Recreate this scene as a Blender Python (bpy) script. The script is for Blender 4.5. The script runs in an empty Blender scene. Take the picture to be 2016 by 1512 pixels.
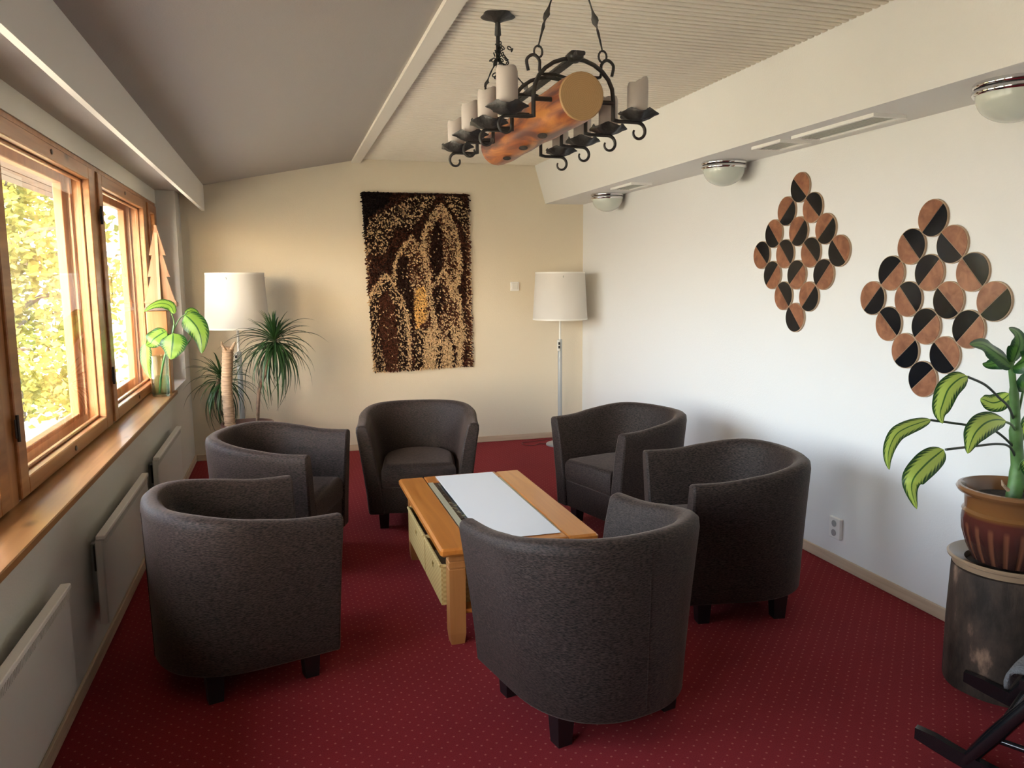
import bpy, math, random
from mathutils import Vector, Matrix
random.seed(7)
PI = math.pi
SC = bpy.context.scene
COL = SC.collection

# ---------------------------------------------------------------- camera, world, sun, exposure
YAW, PITCH, ROLL, FPX = -0.2854645, 0.1329498, 0.0069593, 1525.0
def cam_axes():
    cy, sy = math.cos(YAW), math.sin(YAW)
    R = Vector((cy, sy, 0)); F = Vector((-sy, cy, 0)); D = Vector((0, 0, -1))
    cp, sp = math.cos(PITCH), math.sin(PITCH)
    F, D = F*cp + D*sp, D*cp - F*sp
    cr, sr = math.cos(ROLL), math.sin(ROLL)
    R, D = R*cr + D*sr, D*cr - R*sr
    return R, D, F
R_, D_, F_ = cam_axes()
EYE = Vector((0, 0, 1.6))
cd = bpy.data.cameras.new('camera'); cam = bpy.data.objects.new('camera', cd); COL.objects.link(cam)
cd.sensor_width = 36.0; cd.lens = FPX*36.0/2016.0; cd.clip_start = 0.02; cd.clip_end = 400
cam.matrix_world = Matrix(((R_.x, -D_.x, -F_.x, EYE.x), (R_.y, -D_.y, -F_.y, EYE.y), (R_.z, -D_.z, -F_.z, EYE.z), (0, 0, 0, 1)))
SC.camera = cam

SC.view_settings.view_transform = 'Standard'; SC.view_settings.look = 'None'
SC.view_settings.gamma = 1.0; SC.view_settings.use_curve_mapping = False
SC.view_settings.exposure = 3.45
SC.cycles.transparent_max_bounces = 32

SUN_TRAVEL = Vector((0.12, 0.92, -0.31)).normalized()
w = bpy.data.worlds.new('world'); SC.world = w; w.use_nodes = True
nt = w.node_tree; nt.nodes.clear()
sky = nt.nodes.new('ShaderNodeTexSky'); sky.sky_type = 'NISHITA'; sky.sun_disc = False
sky.sun_elevation = math.asin(-SUN_TRAVEL.z); sky.sun_rotation = math.atan2(-SUN_TRAVEL.x, -SUN_TRAVEL.y)
sky.air_density = 1.0; sky.dust_density = 2.5; sky.ozone_density = 1.0
bg = nt.nodes.new('ShaderNodeBackground'); bg.inputs['Strength'].default_value = 0.38
wo = nt.nodes.new('ShaderNodeOutputWorld')
hz = nt.nodes.new('ShaderNodeMixRGB'); hz.inputs[0].default_value = .5; hz.inputs[2].default_value = (3.05, 3.2, 3.4, 1)
nt.links.new(sky.outputs[0], hz.inputs[1]); nt.links.new(hz.outputs[0], bg.inputs[0]); nt.links.new(bg.outputs[0], wo.inputs[0])
sl = bpy.data.lights.new('sun', 'SUN'); so = bpy.data.objects.new('sun', sl); COL.objects.link(so)
sl.energy = 1.9; sl.angle = math.radians(0.8); sl.color = (1.0, 0.88, 0.68)
so.rotation_euler = SUN_TRAVEL.to_track_quat('-Z', 'Y').to_euler()
pl = bpy.data.lights.new('sky_portal', 'AREA'); po = bpy.data.objects.new('sky_portal', pl); COL.objects.link(po)
pl.shape = 'RECTANGLE'; pl.size = 1.5; pl.size_y = 7.4; pl.cycles.is_portal = True
po.location = (-1.22, 3.4, 1.5); po.rotation_euler = (0, -PI/2, 0)

# ---------------------------------------------------------------- geometry helpers
class MB:
    def __init__(s): s.v = []; s.f = []; s.uv = {}
    def add(s, vs, fs, uvs=None):
        b = len(s.v); s.v += [tuple(p) for p in vs]
        for i, f in enumerate(fs):
            if uvs: s.uv[len(s.f)] = [uvs[j] for j in f]
            s.f.append(tuple(j+b for j in f))
        return s
    def box(s, x0, x1, y0, y1, z0, z1):
        v = [(x0,y0,z0),(x1,y0,z0),(x1,y1,z0),(x0,y1,z0),(x0,y0,z1),(x1,y0,z1),(x1,y1,z1),(x0,y1,z1)]
        return s.add(v, [(0,3,2,1),(4,5,6,7),(0,1,5,4),(1,2,6,5),(2,3,7,6),(3,0,4,7)])
    def cbox(s, x0, x1, y0, y1, z0, z1, c):
        # box with chamfered edges
        vs = []; 
        for z, i in ((z0,c),(z0+c,0),(z1-c,0),(z1,c)):
            k = c if i == 0 else 0
            X0, X1, Y0, Y1 = x0+i, x1-i, y0+i, y1-i
            q = c if i == 0 else c*0.5
            vs += [(X0+q,Y0,z),(X1-q,Y0,z),(X1,Y0+q,z),(X1,Y1-q,z),(X1-q,Y1,z),(X0+q,Y1,z),(X0,Y1-q,z),(X0,Y0+q,z)]
        fs = [tuple(range(7,-1,-1)), tuple(range(24,32))]
        for r in range(3):
            for i in range(8): fs.append((r*8+i, r*8+(i+1)%8, (r+1)*8+(i+1)%8, (r+1)*8+i))
        return s.add(vs, fs)
    def prism(s, poly, fn, t0, t1):
        # poly: 2D CCW list, fn(a,b,t)->xyz
        n = len(poly)
        vs = [fn(a, b, t0) for a, b in poly] + [fn(a, b, t1) for a, b in poly]
        fs = [tuple(range(n-1,-1,-1)), tuple(range(n, 2*n))] + [(i,(i+1)%n,n+(i+1)%n,n+i) for i in range(n)]
        return s.add(vs, fs)
    def lathe(s, prof, c=(0,0,0), n=32, closed=False, rfn=None):
        vs = []; m = len(prof)
        for i, (r, z) in enumerate(prof):
            for k in range(n):
                a = 2*PI*k/n; rr = r*(rfn(a, z, i) if rfn else 1)
                vs.append((c[0]+rr*math.cos(a), c[1]+rr*math.sin(a), c[2]+z))
        fs = []
        for i in range(m-1):
            for k in range(n):
                k2 = (k+1) % n
                fs.append((i*n+k, i*n+k2, (i+1)*n+k2, (i+1)*n+k))
        if closed:
            for k in range(n):
                k2 = (k+1) % n; fs.append(((m-1)*n+k, (m-1)*n+k2, k2, k))
        else:
            fs.append(tuple(range(n-1,-1,-1))); fs.append(tuple(range((m-1)*n, m*n)))
        return s.add(vs, fs)
    def tube(s, pts, r, n=8, cap=True, flat=None):
        pts = [Vector(p) for p in pts]; m = len(pts)
        rs = r if isinstance(r, (list, tuple)) else [r]*m
        T = []
        for i in range(m):
            t = pts[min(i+1, m-1)] - pts[max(i-1, 0)]; T.append(t.normalized() if t.length > 1e-9 else Vector((0,0,1)))
        u = T[0].orthogonal().normalized(); vs = []
        for i in range(m):
            u = (u - T[i]*u.dot(T[i]));
            u = u.normalized() if u.length > 1e-6 else T[i].orthogonal().normalized()
            w_ = T[i].cross(u)
            fl = flat[i] if flat else None
            for k in range(n):
                a = 2*PI*k/n + PI/n; ca, sa = math.cos(a), math.sin(a)
                if fl:
                    ang, fw, ft = fl
                    X = u*math.cos(ang)+w_*math.sin(ang); Y = T[i].cross(X)
                    vs.append(pts[i] + X*(fw*ca) + Y*(ft*sa))
                else: vs.append(pts[i] + (u*ca + w_*sa)*rs[i])
        fs = []
        for i in range(m-1):
            for k in range(n):
                k2 = (k+1) % n; fs.append((i*n+k, i*n+k2, (i+1)*n+k2, (i+1)*n+k))
        if cap: fs.append(tuple(range(n-1,-1,-1))); fs.append(tuple(range((m-1)*n, m*n)))
        return s.add(vs, fs)
    def grid(s, rows, uvs=None):
        m, n = len(rows), len(rows[0]); vs = [p for r in rows for p in r]
        fs = [(i*n+j, i*n+j+1, (i+1)*n+j+1, (i+1)*n+j) for i in range(m-1) for j in range(n-1)]
        return s.add(vs, fs, [q for r in uvs for q in r] if uvs else None)
    def build(s, name, mat, parent=None, smooth=None, local=False, kind=None, label=None):
        me = bpy.data.meshes.new(name); me.from_pydata(s.v, [], s.f); me.update()
        if s.uv:
            ul = me.uv_layers.new(name='UVMap')
            for p in me.polygons:
                if p.index in s.uv:
                    for li, q in zip(p.loop_indices, s.uv[p.index]): ul.data[li].uv = q
        if mat: me.materials.append(mat)
        if smooth is not None:
            me.polygons.foreach_set('use_smooth', [True]*len(me.polygons)); me.set_sharp_from_angle(angle=math.radians(smooth))
        o = bpy.data.objects.new(name, me); COL.objects.link(o)
        if parent:
            o.parent = parent
            if not local: o.matrix_parent_inverse = wmat(parent).inverted()
        if kind: o['kind'] = kind
        if label: o['label'] = label
        return o
def wmat(o):
    m = o.matrix_basis.copy()
    if o.parent: m = wmat(o.parent) @ o.matrix_parent_inverse @ m
    return m
def tag(o, label, cat, group=None):
    o['label'] = label; o['category'] = cat
    if group: o['group'] = group
    return o
def thing(name, label, cat, loc=(0,0,0), rz=0, group=None):
    o = bpy.data.objects.new(name, None); COL.objects.link(o); o.location = loc; o.rotation_euler = (0,0,rz)
    o.empty_display_size = 0.05
    return tag(o, label, cat, group)
def struct_empty(name):
    o = bpy.data.objects.new(name, None); COL.objects.link(o); o['kind'] = 'structure'; o.empty_display_size = .05; return o
def struct(name, mb, m, **k):
    return mb.build(name, m, kind='structure', **k)
def copy_tree(o, parent=None):
    c = o.copy(); COL.objects.link(c)
    if parent: c.parent = parent
    for ch in [x for x in bpy.data.objects if x.parent == o]: copy_tree(ch, c)
    return c
def dup(root, loc, rz, label, group=None):
    c = copy_tree(root); c.location = loc; c.rotation_euler = (0,0,rz); c['label'] = label
    if group: c['group'] = group
    return c
def sm(t): t = max(0, min(1, t)); return t*t*(3-2*t)
def lerp(a, b, t): return a+(b-a)*t
def catmull(P, n=8):
    P = [Vector(p) for p in P]; out = []
    for i in range(len(P)-1):
        p0 = P[max(i-1,0)]; p1 = P[i]; p2 = P[i+1]; p3 = P[min(i+2,len(P)-1)]
        for k in range(n):
            t = k/n
            out.append(0.5*((2*p1)+(p2-p0)*t+(2*p0-5*p1+4*p2-p3)*t*t+(3*p1-p0-3*p2+p3)*t**3))
    out.append(P[-1]); return out

# ---------------------------------------------------------------- materials
def new_mat(name):
    m = bpy.data.materials.new(name); m.use_nodes = True
    nt = m.node_tree; b = nt.nodes['Principled BSDF']; return m, nt, b
def N(nt, t, **k):
    n = nt.nodes.new(t)
    for a, v in k.items(): setattr(n, a, v)
    return n
def plain(name, col, rough=.6, metal=0.0, var=0.0, vscale=8, bump=0.0, bscale=200, spec=None, coat=0, sheen=0, stretch=None, emit=None):
    m, nt, b = new_mat(name)
    b.inputs['Base Color'].default_value = (*col, 1); b.inputs['Roughness'].default_value = rough; b.inputs['Metallic'].default_value = metal
    if spec is not None: b.inputs['Specular IOR Level'].default_value = spec
    if coat: b.inputs['Coat Weight'].default_value = coat; b.inputs['Coat Roughness'].default_value = .1
    if sheen: b.inputs['Sheen Weight'].default_value = sheen; b.inputs['Sheen Roughness'].default_value = .4
    tc = N(nt, 'ShaderNodeTexCoord'); mp = N(nt, 'ShaderNodeMapping'); nt.links.new(tc.outputs['Object'], mp.inputs[0])
    if stretch: mp.inputs['Scale'].default_value = stretch
    if var:
        n = N(nt, 'ShaderNodeTexNoise'); n.inputs['Scale'].default_value = vscale; n.inputs['Detail'].default_value = 4
        nt.links.new(mp.outputs[0], n.inputs['Vector'])
        r = N(nt, 'ShaderNodeValToRGB'); e = r.color_ramp.elements
        e[0].position = .3; e[1].position = .7
        e[0].color = (*[c*(1-var) for c in col], 1); e[1].color = (*[min(1, c*(1+var)) for c in col], 1)
        nt.links.new(n.outputs[0], r.inputs[0]); nt.links.new(r.outputs[0], b.inputs['Base Color'])
    if bump:
        n = N(nt, 'ShaderNodeTexNoise'); n.inputs['Scale'].default_value = bscale; n.inputs['Detail'].default_value = 3
        nt.links.new(mp.outputs[0], n.inputs['Vector'])
        bp = N(nt, 'ShaderNodeBump'); bp.inputs['Strength'].default_value = bump; bp.inputs['Distance'].default_value = .01
        nt.links.new(n.outputs[0], bp.inputs['Height']); nt.links.new(bp.outputs[0], b.inputs['Normal'])
    return m
def wood(name, c0, c1, axis='y', rough=.4, scale=1.0, knots=False, coat=0.0):
    m, nt, b = new_mat(name)
    tc = N(nt, 'ShaderNodeTexCoord'); mp = N(nt, 'ShaderNodeMapping'); nt.links.new(tc.outputs['Object'], mp.inputs[0])
    s = {'x': (1.2,22,22), 'y': (22,1.2,22), 'z': (22,22,1.2)}[axis]
    mp.inputs['Scale'].default_value = tuple(q*scale for q in s)
    n = N(nt, 'ShaderNodeTexNoise'); n.inputs['Scale'].default_value = 1.0; n.inputs['Detail'].default_value = 6; n.inputs['Distortion'].default_value = .6
    nt.links.new(mp.outputs[0], n.inputs['Vector'])
    r = N(nt, 'ShaderNodeValToRGB'); e = r.color_ramp.elements
    e[0].position = .32; e[1].position = .66; e[0].color = (*c0, 1); e[1].color = (*c1, 1)
    nt.links.new(n.outputs[0], r.inputs[0])
    out = r.outputs[0]
    if knots:
        v = N(nt, 'ShaderNodeTexVoronoi'); v.inputs['Scale'].default_value = 1.0
        mk = N(nt, 'ShaderNodeMapping'); mk.inputs['Scale'].default_value = tuple(q*3.2 for q in {'x': (.5,1,1), 'y': (1,.5,1), 'z': (1,1,.5)}[axis])
        nt.links.new(tc.outputs['Object'], mk.inputs[0]); nt.links.new(mk.outputs[0], v.inputs['Vector'])
        k = N(nt, 'ShaderNodeMapRange'); k.inputs[1].default_value = .03; k.inputs[2].default_value = .09; k.inputs[3].default_value = .75; k.inputs[4].default_value = 0
        nt.links.new(v.outputs['Distance'], k.inputs[0])
        mx = N(nt, 'ShaderNodeMixRGB'); mx.inputs[2].default_value = (*[c*.3 for c in c0], 1)
        nt.links.new(k.outputs[0], mx.inputs[0]); nt.links.new(out, mx.inputs[1]); out = mx.outputs[0]
    nt.links.new(out, b.inputs['Base Color']); b.inputs['Roughness'].default_value = rough
    if coat: b.inputs['Coat Weight'].default_value = coat; b.inputs['Coat Roughness'].default_value = .12
    bp = N(nt, 'ShaderNodeBump'); bp.inputs['Strength'].default_value = .08; bp.inputs['Distance'].default_value = .004
    nt.links.new(n.outputs[0], bp.inputs['Height']); nt.links.new(bp.outputs[0], b.inputs['Normal'])
    return m
def attr_mat(name, rough=.9, attr='Col', trans=0):
    m, nt, b = new_mat(name); a = N(nt, 'ShaderNodeAttribute', attribute_name=attr)
    nt.links.new(a.outputs['Color'], b.inputs['Base Color']); b.inputs['Roughness'].default_value = rough
    b.inputs['Specular IOR Level'].default_value = .15
    return m
def glass_mat(name, tint=(1,1,1), refl=1.0, rough=0.0):
    m = bpy.data.materials.new(name); m.use_nodes = True; nt = m.node_tree; nt.nodes.clear()
    o = N(nt, 'ShaderNodeOutputMaterial'); t = N(nt, 'ShaderNodeBsdfTransparent'); g = N(nt, 'ShaderNodeBsdfGlossy')
    t.inputs[0].default_value = (*tint, 1); g.inputs['Roughness'].default_value = rough
    fr = N(nt, 'ShaderNodeFresnel'); fr.inputs[0].default_value = 1.45
    mu = N(nt, 'ShaderNodeMath', operation='MULTIPLY'); mu.inputs[1].default_value = refl
    ge = N(nt, 'ShaderNodeNewGeometry'); iv = N(nt, 'ShaderNodeMath', operation='SUBTRACT'); iv.inputs[0].default_value = refl; nt.links.new(ge.outputs['Backfacing'], iv.inputs[1]); iv.use_clamp = True
    mx = N(nt, 'ShaderNodeMixShader'); nt.links.new(fr.outputs[0], mu.inputs[0]); nt.links.new(iv.outputs[0], mu.inputs[1]); nt.links.new(mu.outputs[0], mx.inputs[0])
    nt.links.new(t.outputs[0], mx.inputs[1]); nt.links.new(g.outputs[0], mx.inputs[2]); nt.links.new(mx.outputs[0], o.inputs[0])
    return m
def leaf_mat(name, edge, mid, vein, stripes=26, tr=.45, mid_w=.62):
    # blade colour from its own UV: u across (-1..1), v along
    m = bpy.data.materials.new(name); m.use_nodes = True; nt = m.node_tree; nt.nodes.clear()
    o = N(nt, 'ShaderNodeOutputMaterial'); L = nt.links.new
    uv = N(nt, 'ShaderNodeUVMap', uv_map='UVMap'); sp = N(nt, 'ShaderNodeSeparateXYZ'); L(uv.outputs[0], sp.inputs[0])
    ab = N(nt, 'ShaderNodeMath', operation='ABSOLUTE'); L(sp.outputs[0], ab.inputs[0])
    ns = N(nt, 'ShaderNodeTexNoise'); ns.inputs['Scale'].default_value = 9; ns.inputs['Detail'].default_value = 3; L(uv.outputs[0], ns.inputs['Vector'])
    # slanted side veins: sin((v - .35|u|)*stripes)
    m1 = N(nt, 'ShaderNodeMath', operation='MULTIPLY'); L(ab.outputs[0], m1.inputs[0]); m1.inputs[1].default_value = -.28
    m2 = N(nt, 'ShaderNodeMath', operation='ADD'); L(sp.outputs[1], m2.inputs[0]); L(m1.outputs[0], m2.inputs[1])
    m3 = N(nt, 'ShaderNodeMath', operation='MULTIPLY'); L(m2.outputs[0], m3.inputs[0]); m3.inputs[1].default_value = stripes*2*PI/2
    m4 = N(nt, 'ShaderNodeMath', operation='SINE'); L(m3.outputs[0], m4.inputs[0])
    m5 = N(nt, 'ShaderNodeMath', operation='MULTIPLY'); L(m4.outputs[0], m5.inputs[0]); m5.inputs[1].default_value = .20
    sq = N(nt, 'ShaderNodeMath', operation='MULTIPLY'); L(ab.outputs[0], sq.inputs[0]); L(ab.outputs[0], sq.inputs[1])
    m6 = N(nt, 'ShaderNodeMath', operation='MULTIPLY'); L(m5.outputs[0], m6.inputs[0]); L(sq.outputs[0], m6.inputs[1])
    a1 = N(nt, 'ShaderNodeMath', operation='ADD'); L(ab.outputs[0], a1.inputs[0]); L(m6.outputs[0], a1.inputs[1])
    n2 = N(nt, 'ShaderNodeMath', operation='MULTIPLY_ADD'); L(ns.outputs[0], n2.inputs[0]); n2.inputs[1].default_value = .35; n2.inputs[2].default_value = -.17
    n3 = N(nt, 'ShaderNodeMath', operation='MULTIPLY'); L(n2.outputs[0], n3.inputs[0]); L(ab.outputs[0], n3.inputs[1])
    a2 = N(nt, 'ShaderNodeMath', operation='ADD'); L(a1.outputs[0], a2.inputs[0]); L(n3.outputs[0], a2.inputs[1])
    r = N(nt, 'ShaderNodeValToRGB'); e = r.color_ramp.elements
    e[0].position = 0.0; e[0].color = (*vein, 1); e[1].position = 1.0; e[1].color = (*edge, 1)
    for p, c in ((.045, vein), (.09, mid), (mid_w, mid), (mid_w+.22, edge)):
        q = e.new(p); q.color = (*c, 1)
    L(a2.outputs[0], r.inputs[0])
    d = N(nt, 'ShaderNodeBsdfPrincipled'); L(r.outputs[0], d.inputs['Base Color']); d.inputs['Roughness'].default_value = .38
    t = N(nt, 'ShaderNodeBsdfTranslucent'); L(r.outputs[0], t.inputs[0])
    mx = N(nt, 'ShaderNodeMixShader'); mx.inputs[0].default_value = tr; L(d.outputs[0], mx.inputs[1]); L(t.outputs[0], mx.inputs[2]); L(mx.outputs[0], o.inputs[0])
    return m

M = {}
M['white_wall'] = plain('white_wall', (.80,.80,.79), .75, bump=.12, bscale=120)
M['cream_wall'] = plain('cream_wall', (.72,.64,.50), .75, bump=.12, bscale=120)
M['left_wall'] = plain('left_wall', (.66,.65,.60), .7, bump=.12, bscale=120)
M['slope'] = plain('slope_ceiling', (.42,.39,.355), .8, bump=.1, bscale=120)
M['white_paint'] = plain('white_paint', (.76,.72,.64), .55)
M['slat'] = plain('slat_paint', (.84,.78,.66), .6, var=.05, vscale=3)
M['slat_back'] = plain('slat_backing', (.07,.06,.05), .8)
M['base_wood'] = wood('baseboard_wood', (.50,.37,.25), (.64,.50,.36), 'y', .5)
M['base_wood_x'] = wood('baseboard_wood_across', (.50,.37,.25), (.64,.50,.36), 'x', .5)
M['pine_y'] = wood('pine_along', (.30,.112,.034), (.45,.195,.066), 'y', .35, knots=True, coat=.3)
M['pine_z'] = wood('pine_upright', (.30,.112,.034), (.45,.195,.066), 'z', .35, knots=True, coat=.3)
M['pine_x'] = wood('pine_across', (.30,.112,.034), (.45,.195,.066), 'x', .35, coat=.3)
M['sill_wood'] = wood('sill_wood', (.29,.13,.04), (.42,.21,.07), 'y', .38, knots=True, coat=.12)
M['table_y'] = wood('table_wood', (.42,.135,.022), (.56,.21,.04), 'y', .28, coat=.6)
M['table_x'] = wood('table_wood_across', (.42,.135,.022), (.56,.21,.04), 'x', .28, coat=.6)
M['table_z'] = wood('table_wood_upright', (.33,.13,.035), (.44,.20,.065), 'z', .35, coat=.3)
M['art_wood'] = wood('art_wood', (.20,.075,.038), (.36,.15,.078), 'x', .3)
M['art_black'] = plain('art_black_lacquer', (.006,.007,.010), .13, spec=.3)
M['art_edge'] = plain('art_edge', (.42,.30,.20), .6)
M['fabric'] = None
M['leg_black'] = plain('black_leg', (.006,.005,.006), .45)
M['iron'] = plain('forged_iron', (.055,.052,.048), .5, .5, bump=.4, bscale=60)
M['candle'] = plain('candle_wax', (.52,.46,.41), .5)
M['shade'] = plain('linen_shade', (.68,.645,.59), .85, bump=.25, bscale=500)
M['lamp_grey'] = plain('lamp_grey_metal', (.42,.44,.44), .4, .3)
M['lamp_white'] = plain('lamp_white_metal', (.8,.78,.72), .4)
M['black_plastic'] = plain('black_plastic', (.01,.01,.01), .4)
M['white_plastic'] = plain('white_plastic', (.86,.85,.82), .35)
M['rad'] = plain('radiator_enamel', (.66,.66,.62), .4)
M['chrome'] = plain('chrome', (.75,.75,.76), .08, 1.0)
M['opal'] = plain('opal_glass', (.62,.66,.60), .15, spec=.5)
M['glass'] = glass_mat('window_glass', refl=1.0)
M['vase_glass'] = glass_mat('vase_glass', (.86,.92,.88), 1.6)
M['water'] = glass_mat('water', (.80,.90,.84), .8)
M['paper'] = plain('white_paper_runner', (.74,.76,.78), .7)
M['inset_glass'] = plain('pale_green_glass', (.42,.42,.30), .12, spec=.6)
M['soil'] = plain('soil', (.035,.025,.018), .95, var=.5, vscale=60, bump=.8, bscale=80)
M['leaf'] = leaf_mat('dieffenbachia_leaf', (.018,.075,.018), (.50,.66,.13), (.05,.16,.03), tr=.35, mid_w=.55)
M['leaf_dimmed'] = leaf_mat('dimmed_cutting_leaf', (.014,.075,.014), (.22,.38,.05), (.03,.12,.02), tr=.35, mid_w=.6)  # leaf colour darkened to offset the strong window light on the cutting
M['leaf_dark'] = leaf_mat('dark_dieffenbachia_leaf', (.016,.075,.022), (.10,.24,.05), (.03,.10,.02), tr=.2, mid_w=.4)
M['dleaf'] = leaf_mat('dracaena_leaf', (.014,.045,.012), (.026,.070,.018), (.03,.08,.02), tr=.2)
M['stem'] = plain('green_stem', (.09,.19,.055), .45, var=.3, vscale=20)
M['petiole'] = plain('dark_petiole', (.035,.045,.03), .5)
M['trunk'] = plain('dracaena_trunk', (.36,.24,.15), .8, var=.35, vscale=40, stretch=(.3,.3,2.5), bump=.5, bscale=60)
M['thin_trunk'] = plain('thin_dracaena_stem', (.17,.11,.075), .8, var=.3, vscale=40)
M['terracotta'] = plain('purple_brown_pot', (.14,.07,.055), .5)
M['ply'] = wood('plywood', (.30,.155,.08), (.40,.22,.12), 'z', .5)
M['ply_edge'] = plain('plywood_edge', (.50,.33,.19), .6)
M['wicker'] = None
M['grey_cloth'] = plain('grey_sheepskin', (.13,.13,.13), .95, bump=.8, bscale=120)
M['rocker_black'] = plain('black_lacquered_wood', (.008,.008,.009), .18, coat=.5)
M['cord'] = plain('red_cord', (.12,.02,.02), .6)
M['eave'] = plain('eave_boards', (.20,.15,.12), .8, var=.3, vscale=4)
M['roofing'] = plain('bitumen_roofing', (.42,.40,.38), .85, var=.2, vscale=6)
M['ledge'] = plain('painted_ledge', (.34,.32,.27), .6)
M['grass'] = plain('lawn', (.58,.50,.34), .95, var=.4, vscale=2)
M['bark'] = plain('bark', (.10,.07,.05), .9, var=.4, vscale=10, bump=1, bscale=20)

def fabric_mat():
    m, nt, b = new_mat('charcoal_weave'); L = nt.links.new
    tc = N(nt, 'ShaderNodeTexCoord'); mp = N(nt, 'ShaderNodeMapping'); mp.inputs['Scale'].default_value = (80, 80, 330); L(tc.outputs['Object'], mp.inputs[0])
    n = N(nt, 'ShaderNodeTexNoise'); n.inputs['Scale'].default_value = 1; n.inputs['Detail'].default_value = 4; L(mp.outputs[0], n.inputs['Vector'])
    r = N(nt, 'ShaderNodeValToRGB'); e = r.color_ramp.elements; e[0].position = .36; e[1].position = .68
    e[0].color = (.006,.004,.0035,1); e[1].color = (.054,.036,.030,1)
    L(n.outputs[0], r.inputs[0]); L(r.outputs[0], b.inputs['Base Color'])
    b.inputs['Roughness'].default_value = .62; b.inputs['Specular IOR Level'].default_value = .2
    b.inputs['Sheen Weight'].default_value = .2; b.inputs['Sheen Roughness'].default_value = .45; b.inputs['Sheen Tint'].default_value = (.60,.46,.40,1)
    bp = N(nt, 'ShaderNodeBump'); bp.inputs['Strength'].default_value = .5; bp.inputs['Distance'].default_value = .002
    L(n.outputs[0], bp.inputs['Height']); L(bp.outputs[0], b.inputs['Normal']); return m
M['fabric'] = fabric_mat()
def carpet_mat():
    m, nt, b = new_mat('red_carpet'); L = nt.links.new
    tc = N(nt, 'ShaderNodeTexCoord'); sp = N(nt, 'ShaderNodeSeparateXYZ'); L(tc.outputs['Object'], sp.inputs[0])
    def dots(off):
        P = .054; outs = []
        for k in (0, 1):
            a = N(nt, 'ShaderNodeMath', operation='MULTIPLY_ADD'); L(sp.outputs[k], a.inputs[0]); a.inputs[1].default_value = 1/P; a.inputs[2].default_value = off+100
            f = N(nt, 'ShaderNodeMath', operation='FRACT'); L(a.outputs[0], f.inputs[0])
            s = N(nt, 'ShaderNodeMath', operation='SUBTRACT'); L(f.outputs[0], s.inputs[0]); s.inputs[1].default_value = .5
            q = N(nt, 'ShaderNodeMath', operation='MULTIPLY'); L(s.outputs[0], q.inputs[0]); L(s.outputs[0], q.inputs[1]); outs.append(q)
        d = N(nt, 'ShaderNodeMath', operation='ADD'); L(outs[0].outputs[0], d.inputs[0]); L(outs[1].outputs[0], d.inputs[1])
        c = N(nt, 'ShaderNodeMapRange'); c.inputs[1].default_value = .0025; c.inputs[2].default_value = .0075; c.inputs[3].default_value = .5; c.inputs[4].default_value = 0
        L(d.outputs[0], c.inputs[0]); return c
    d1, d2 = dots(0), dots(.5)
    mxm = N(nt, 'ShaderNodeMath', operation='MAXIMUM'); L(d1.outputs[0], mxm.inputs[0]); L(d2.outputs[0], mxm.inputs[1])
    n = N(nt, 'ShaderNodeTexNoise'); n.inputs['Scale'].default_value = 260; n.inputs['Detail'].default_value = 3; L(tc.outputs['Object'], n.inputs['Vector'])
    n2 = N(nt, 'ShaderNodeTexNoise'); n2.inputs['Scale'].default_value = 1.3; n2.inputs['Detail'].default_value = 3; L(tc.outputs['Object'], n2.inputs['Vector'])
    r = N(nt, 'ShaderNodeValToRGB'); e = r.color_ramp.elements; e[0].position = .3; e[1].position = .7
    e[0].color = (.130,.0095,.013,1); e[1].color = (.24,.020,.026,1)
    ad = N(nt, 'ShaderNodeMixRGB'); ad.inputs[0].default_value = .3; L(n.outputs[0], ad.inputs[1]); L(n2.outputs[0], ad.inputs[2]); L(ad.outputs[0], r.inputs[0])
    mx = N(nt, 'ShaderNodeMixRGB'); L(mxm.outputs[0], mx.inputs[0]); L(r.outputs[0], mx.inputs[1]); mx.inputs[2].default_value = (.46,.17,.13,1)
    L(mx.outputs[0], b.inputs['Base Color']); b.inputs['Roughness'].default_value = .95; b.inputs['Specular IOR Level'].default_value = .1
    b.inputs['Sheen Weight'].default_value = .16; b.inputs['Sheen Tint'].default_value = (.9,.22,.2,1)
    bp = N(nt, 'ShaderNodeBump'); bp.inputs['Strength'].default_value = .4; bp.inputs['Distance'].default_value = .004
    L(n.outputs[0], bp.inputs['Height']); L(bp.outputs[0], b.inputs['Normal']); return m
M['carpet'] = carpet_mat()
def wicker_mat():
    m, nt, b = new_mat('wicker'); L = nt.links.new
    tc = N(nt, 'ShaderNodeTexCoord'); ck = N(nt, 'ShaderNodeTexChecker'); mp = N(nt, 'ShaderNodeMapping'); mp.inputs['Scale'].default_value = (60,60,90)
    L(tc.outputs['Object'], mp.inputs[0]); L(mp.outputs[0], ck.inputs[0]); ck.inputs['Scale'].default_value = 1
    ck.inputs[1].default_value = (.42,.29,.10,1); ck.inputs[2].default_value = (.52,.38,.15,1); L(ck.outputs[0], b.inputs['Base Color'])
    b.inputs['Roughness'].default_value = .7
    bp = N(nt, 'ShaderNodeBump'); bp.inputs['Strength'].default_value = .5; bp.inputs['Distance'].default_value = .003; L(ck.outputs[1], bp.inputs['Height']); L(bp.outputs[0], b.inputs['Normal']); return m
M['wicker'] = wicker_mat()
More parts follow.
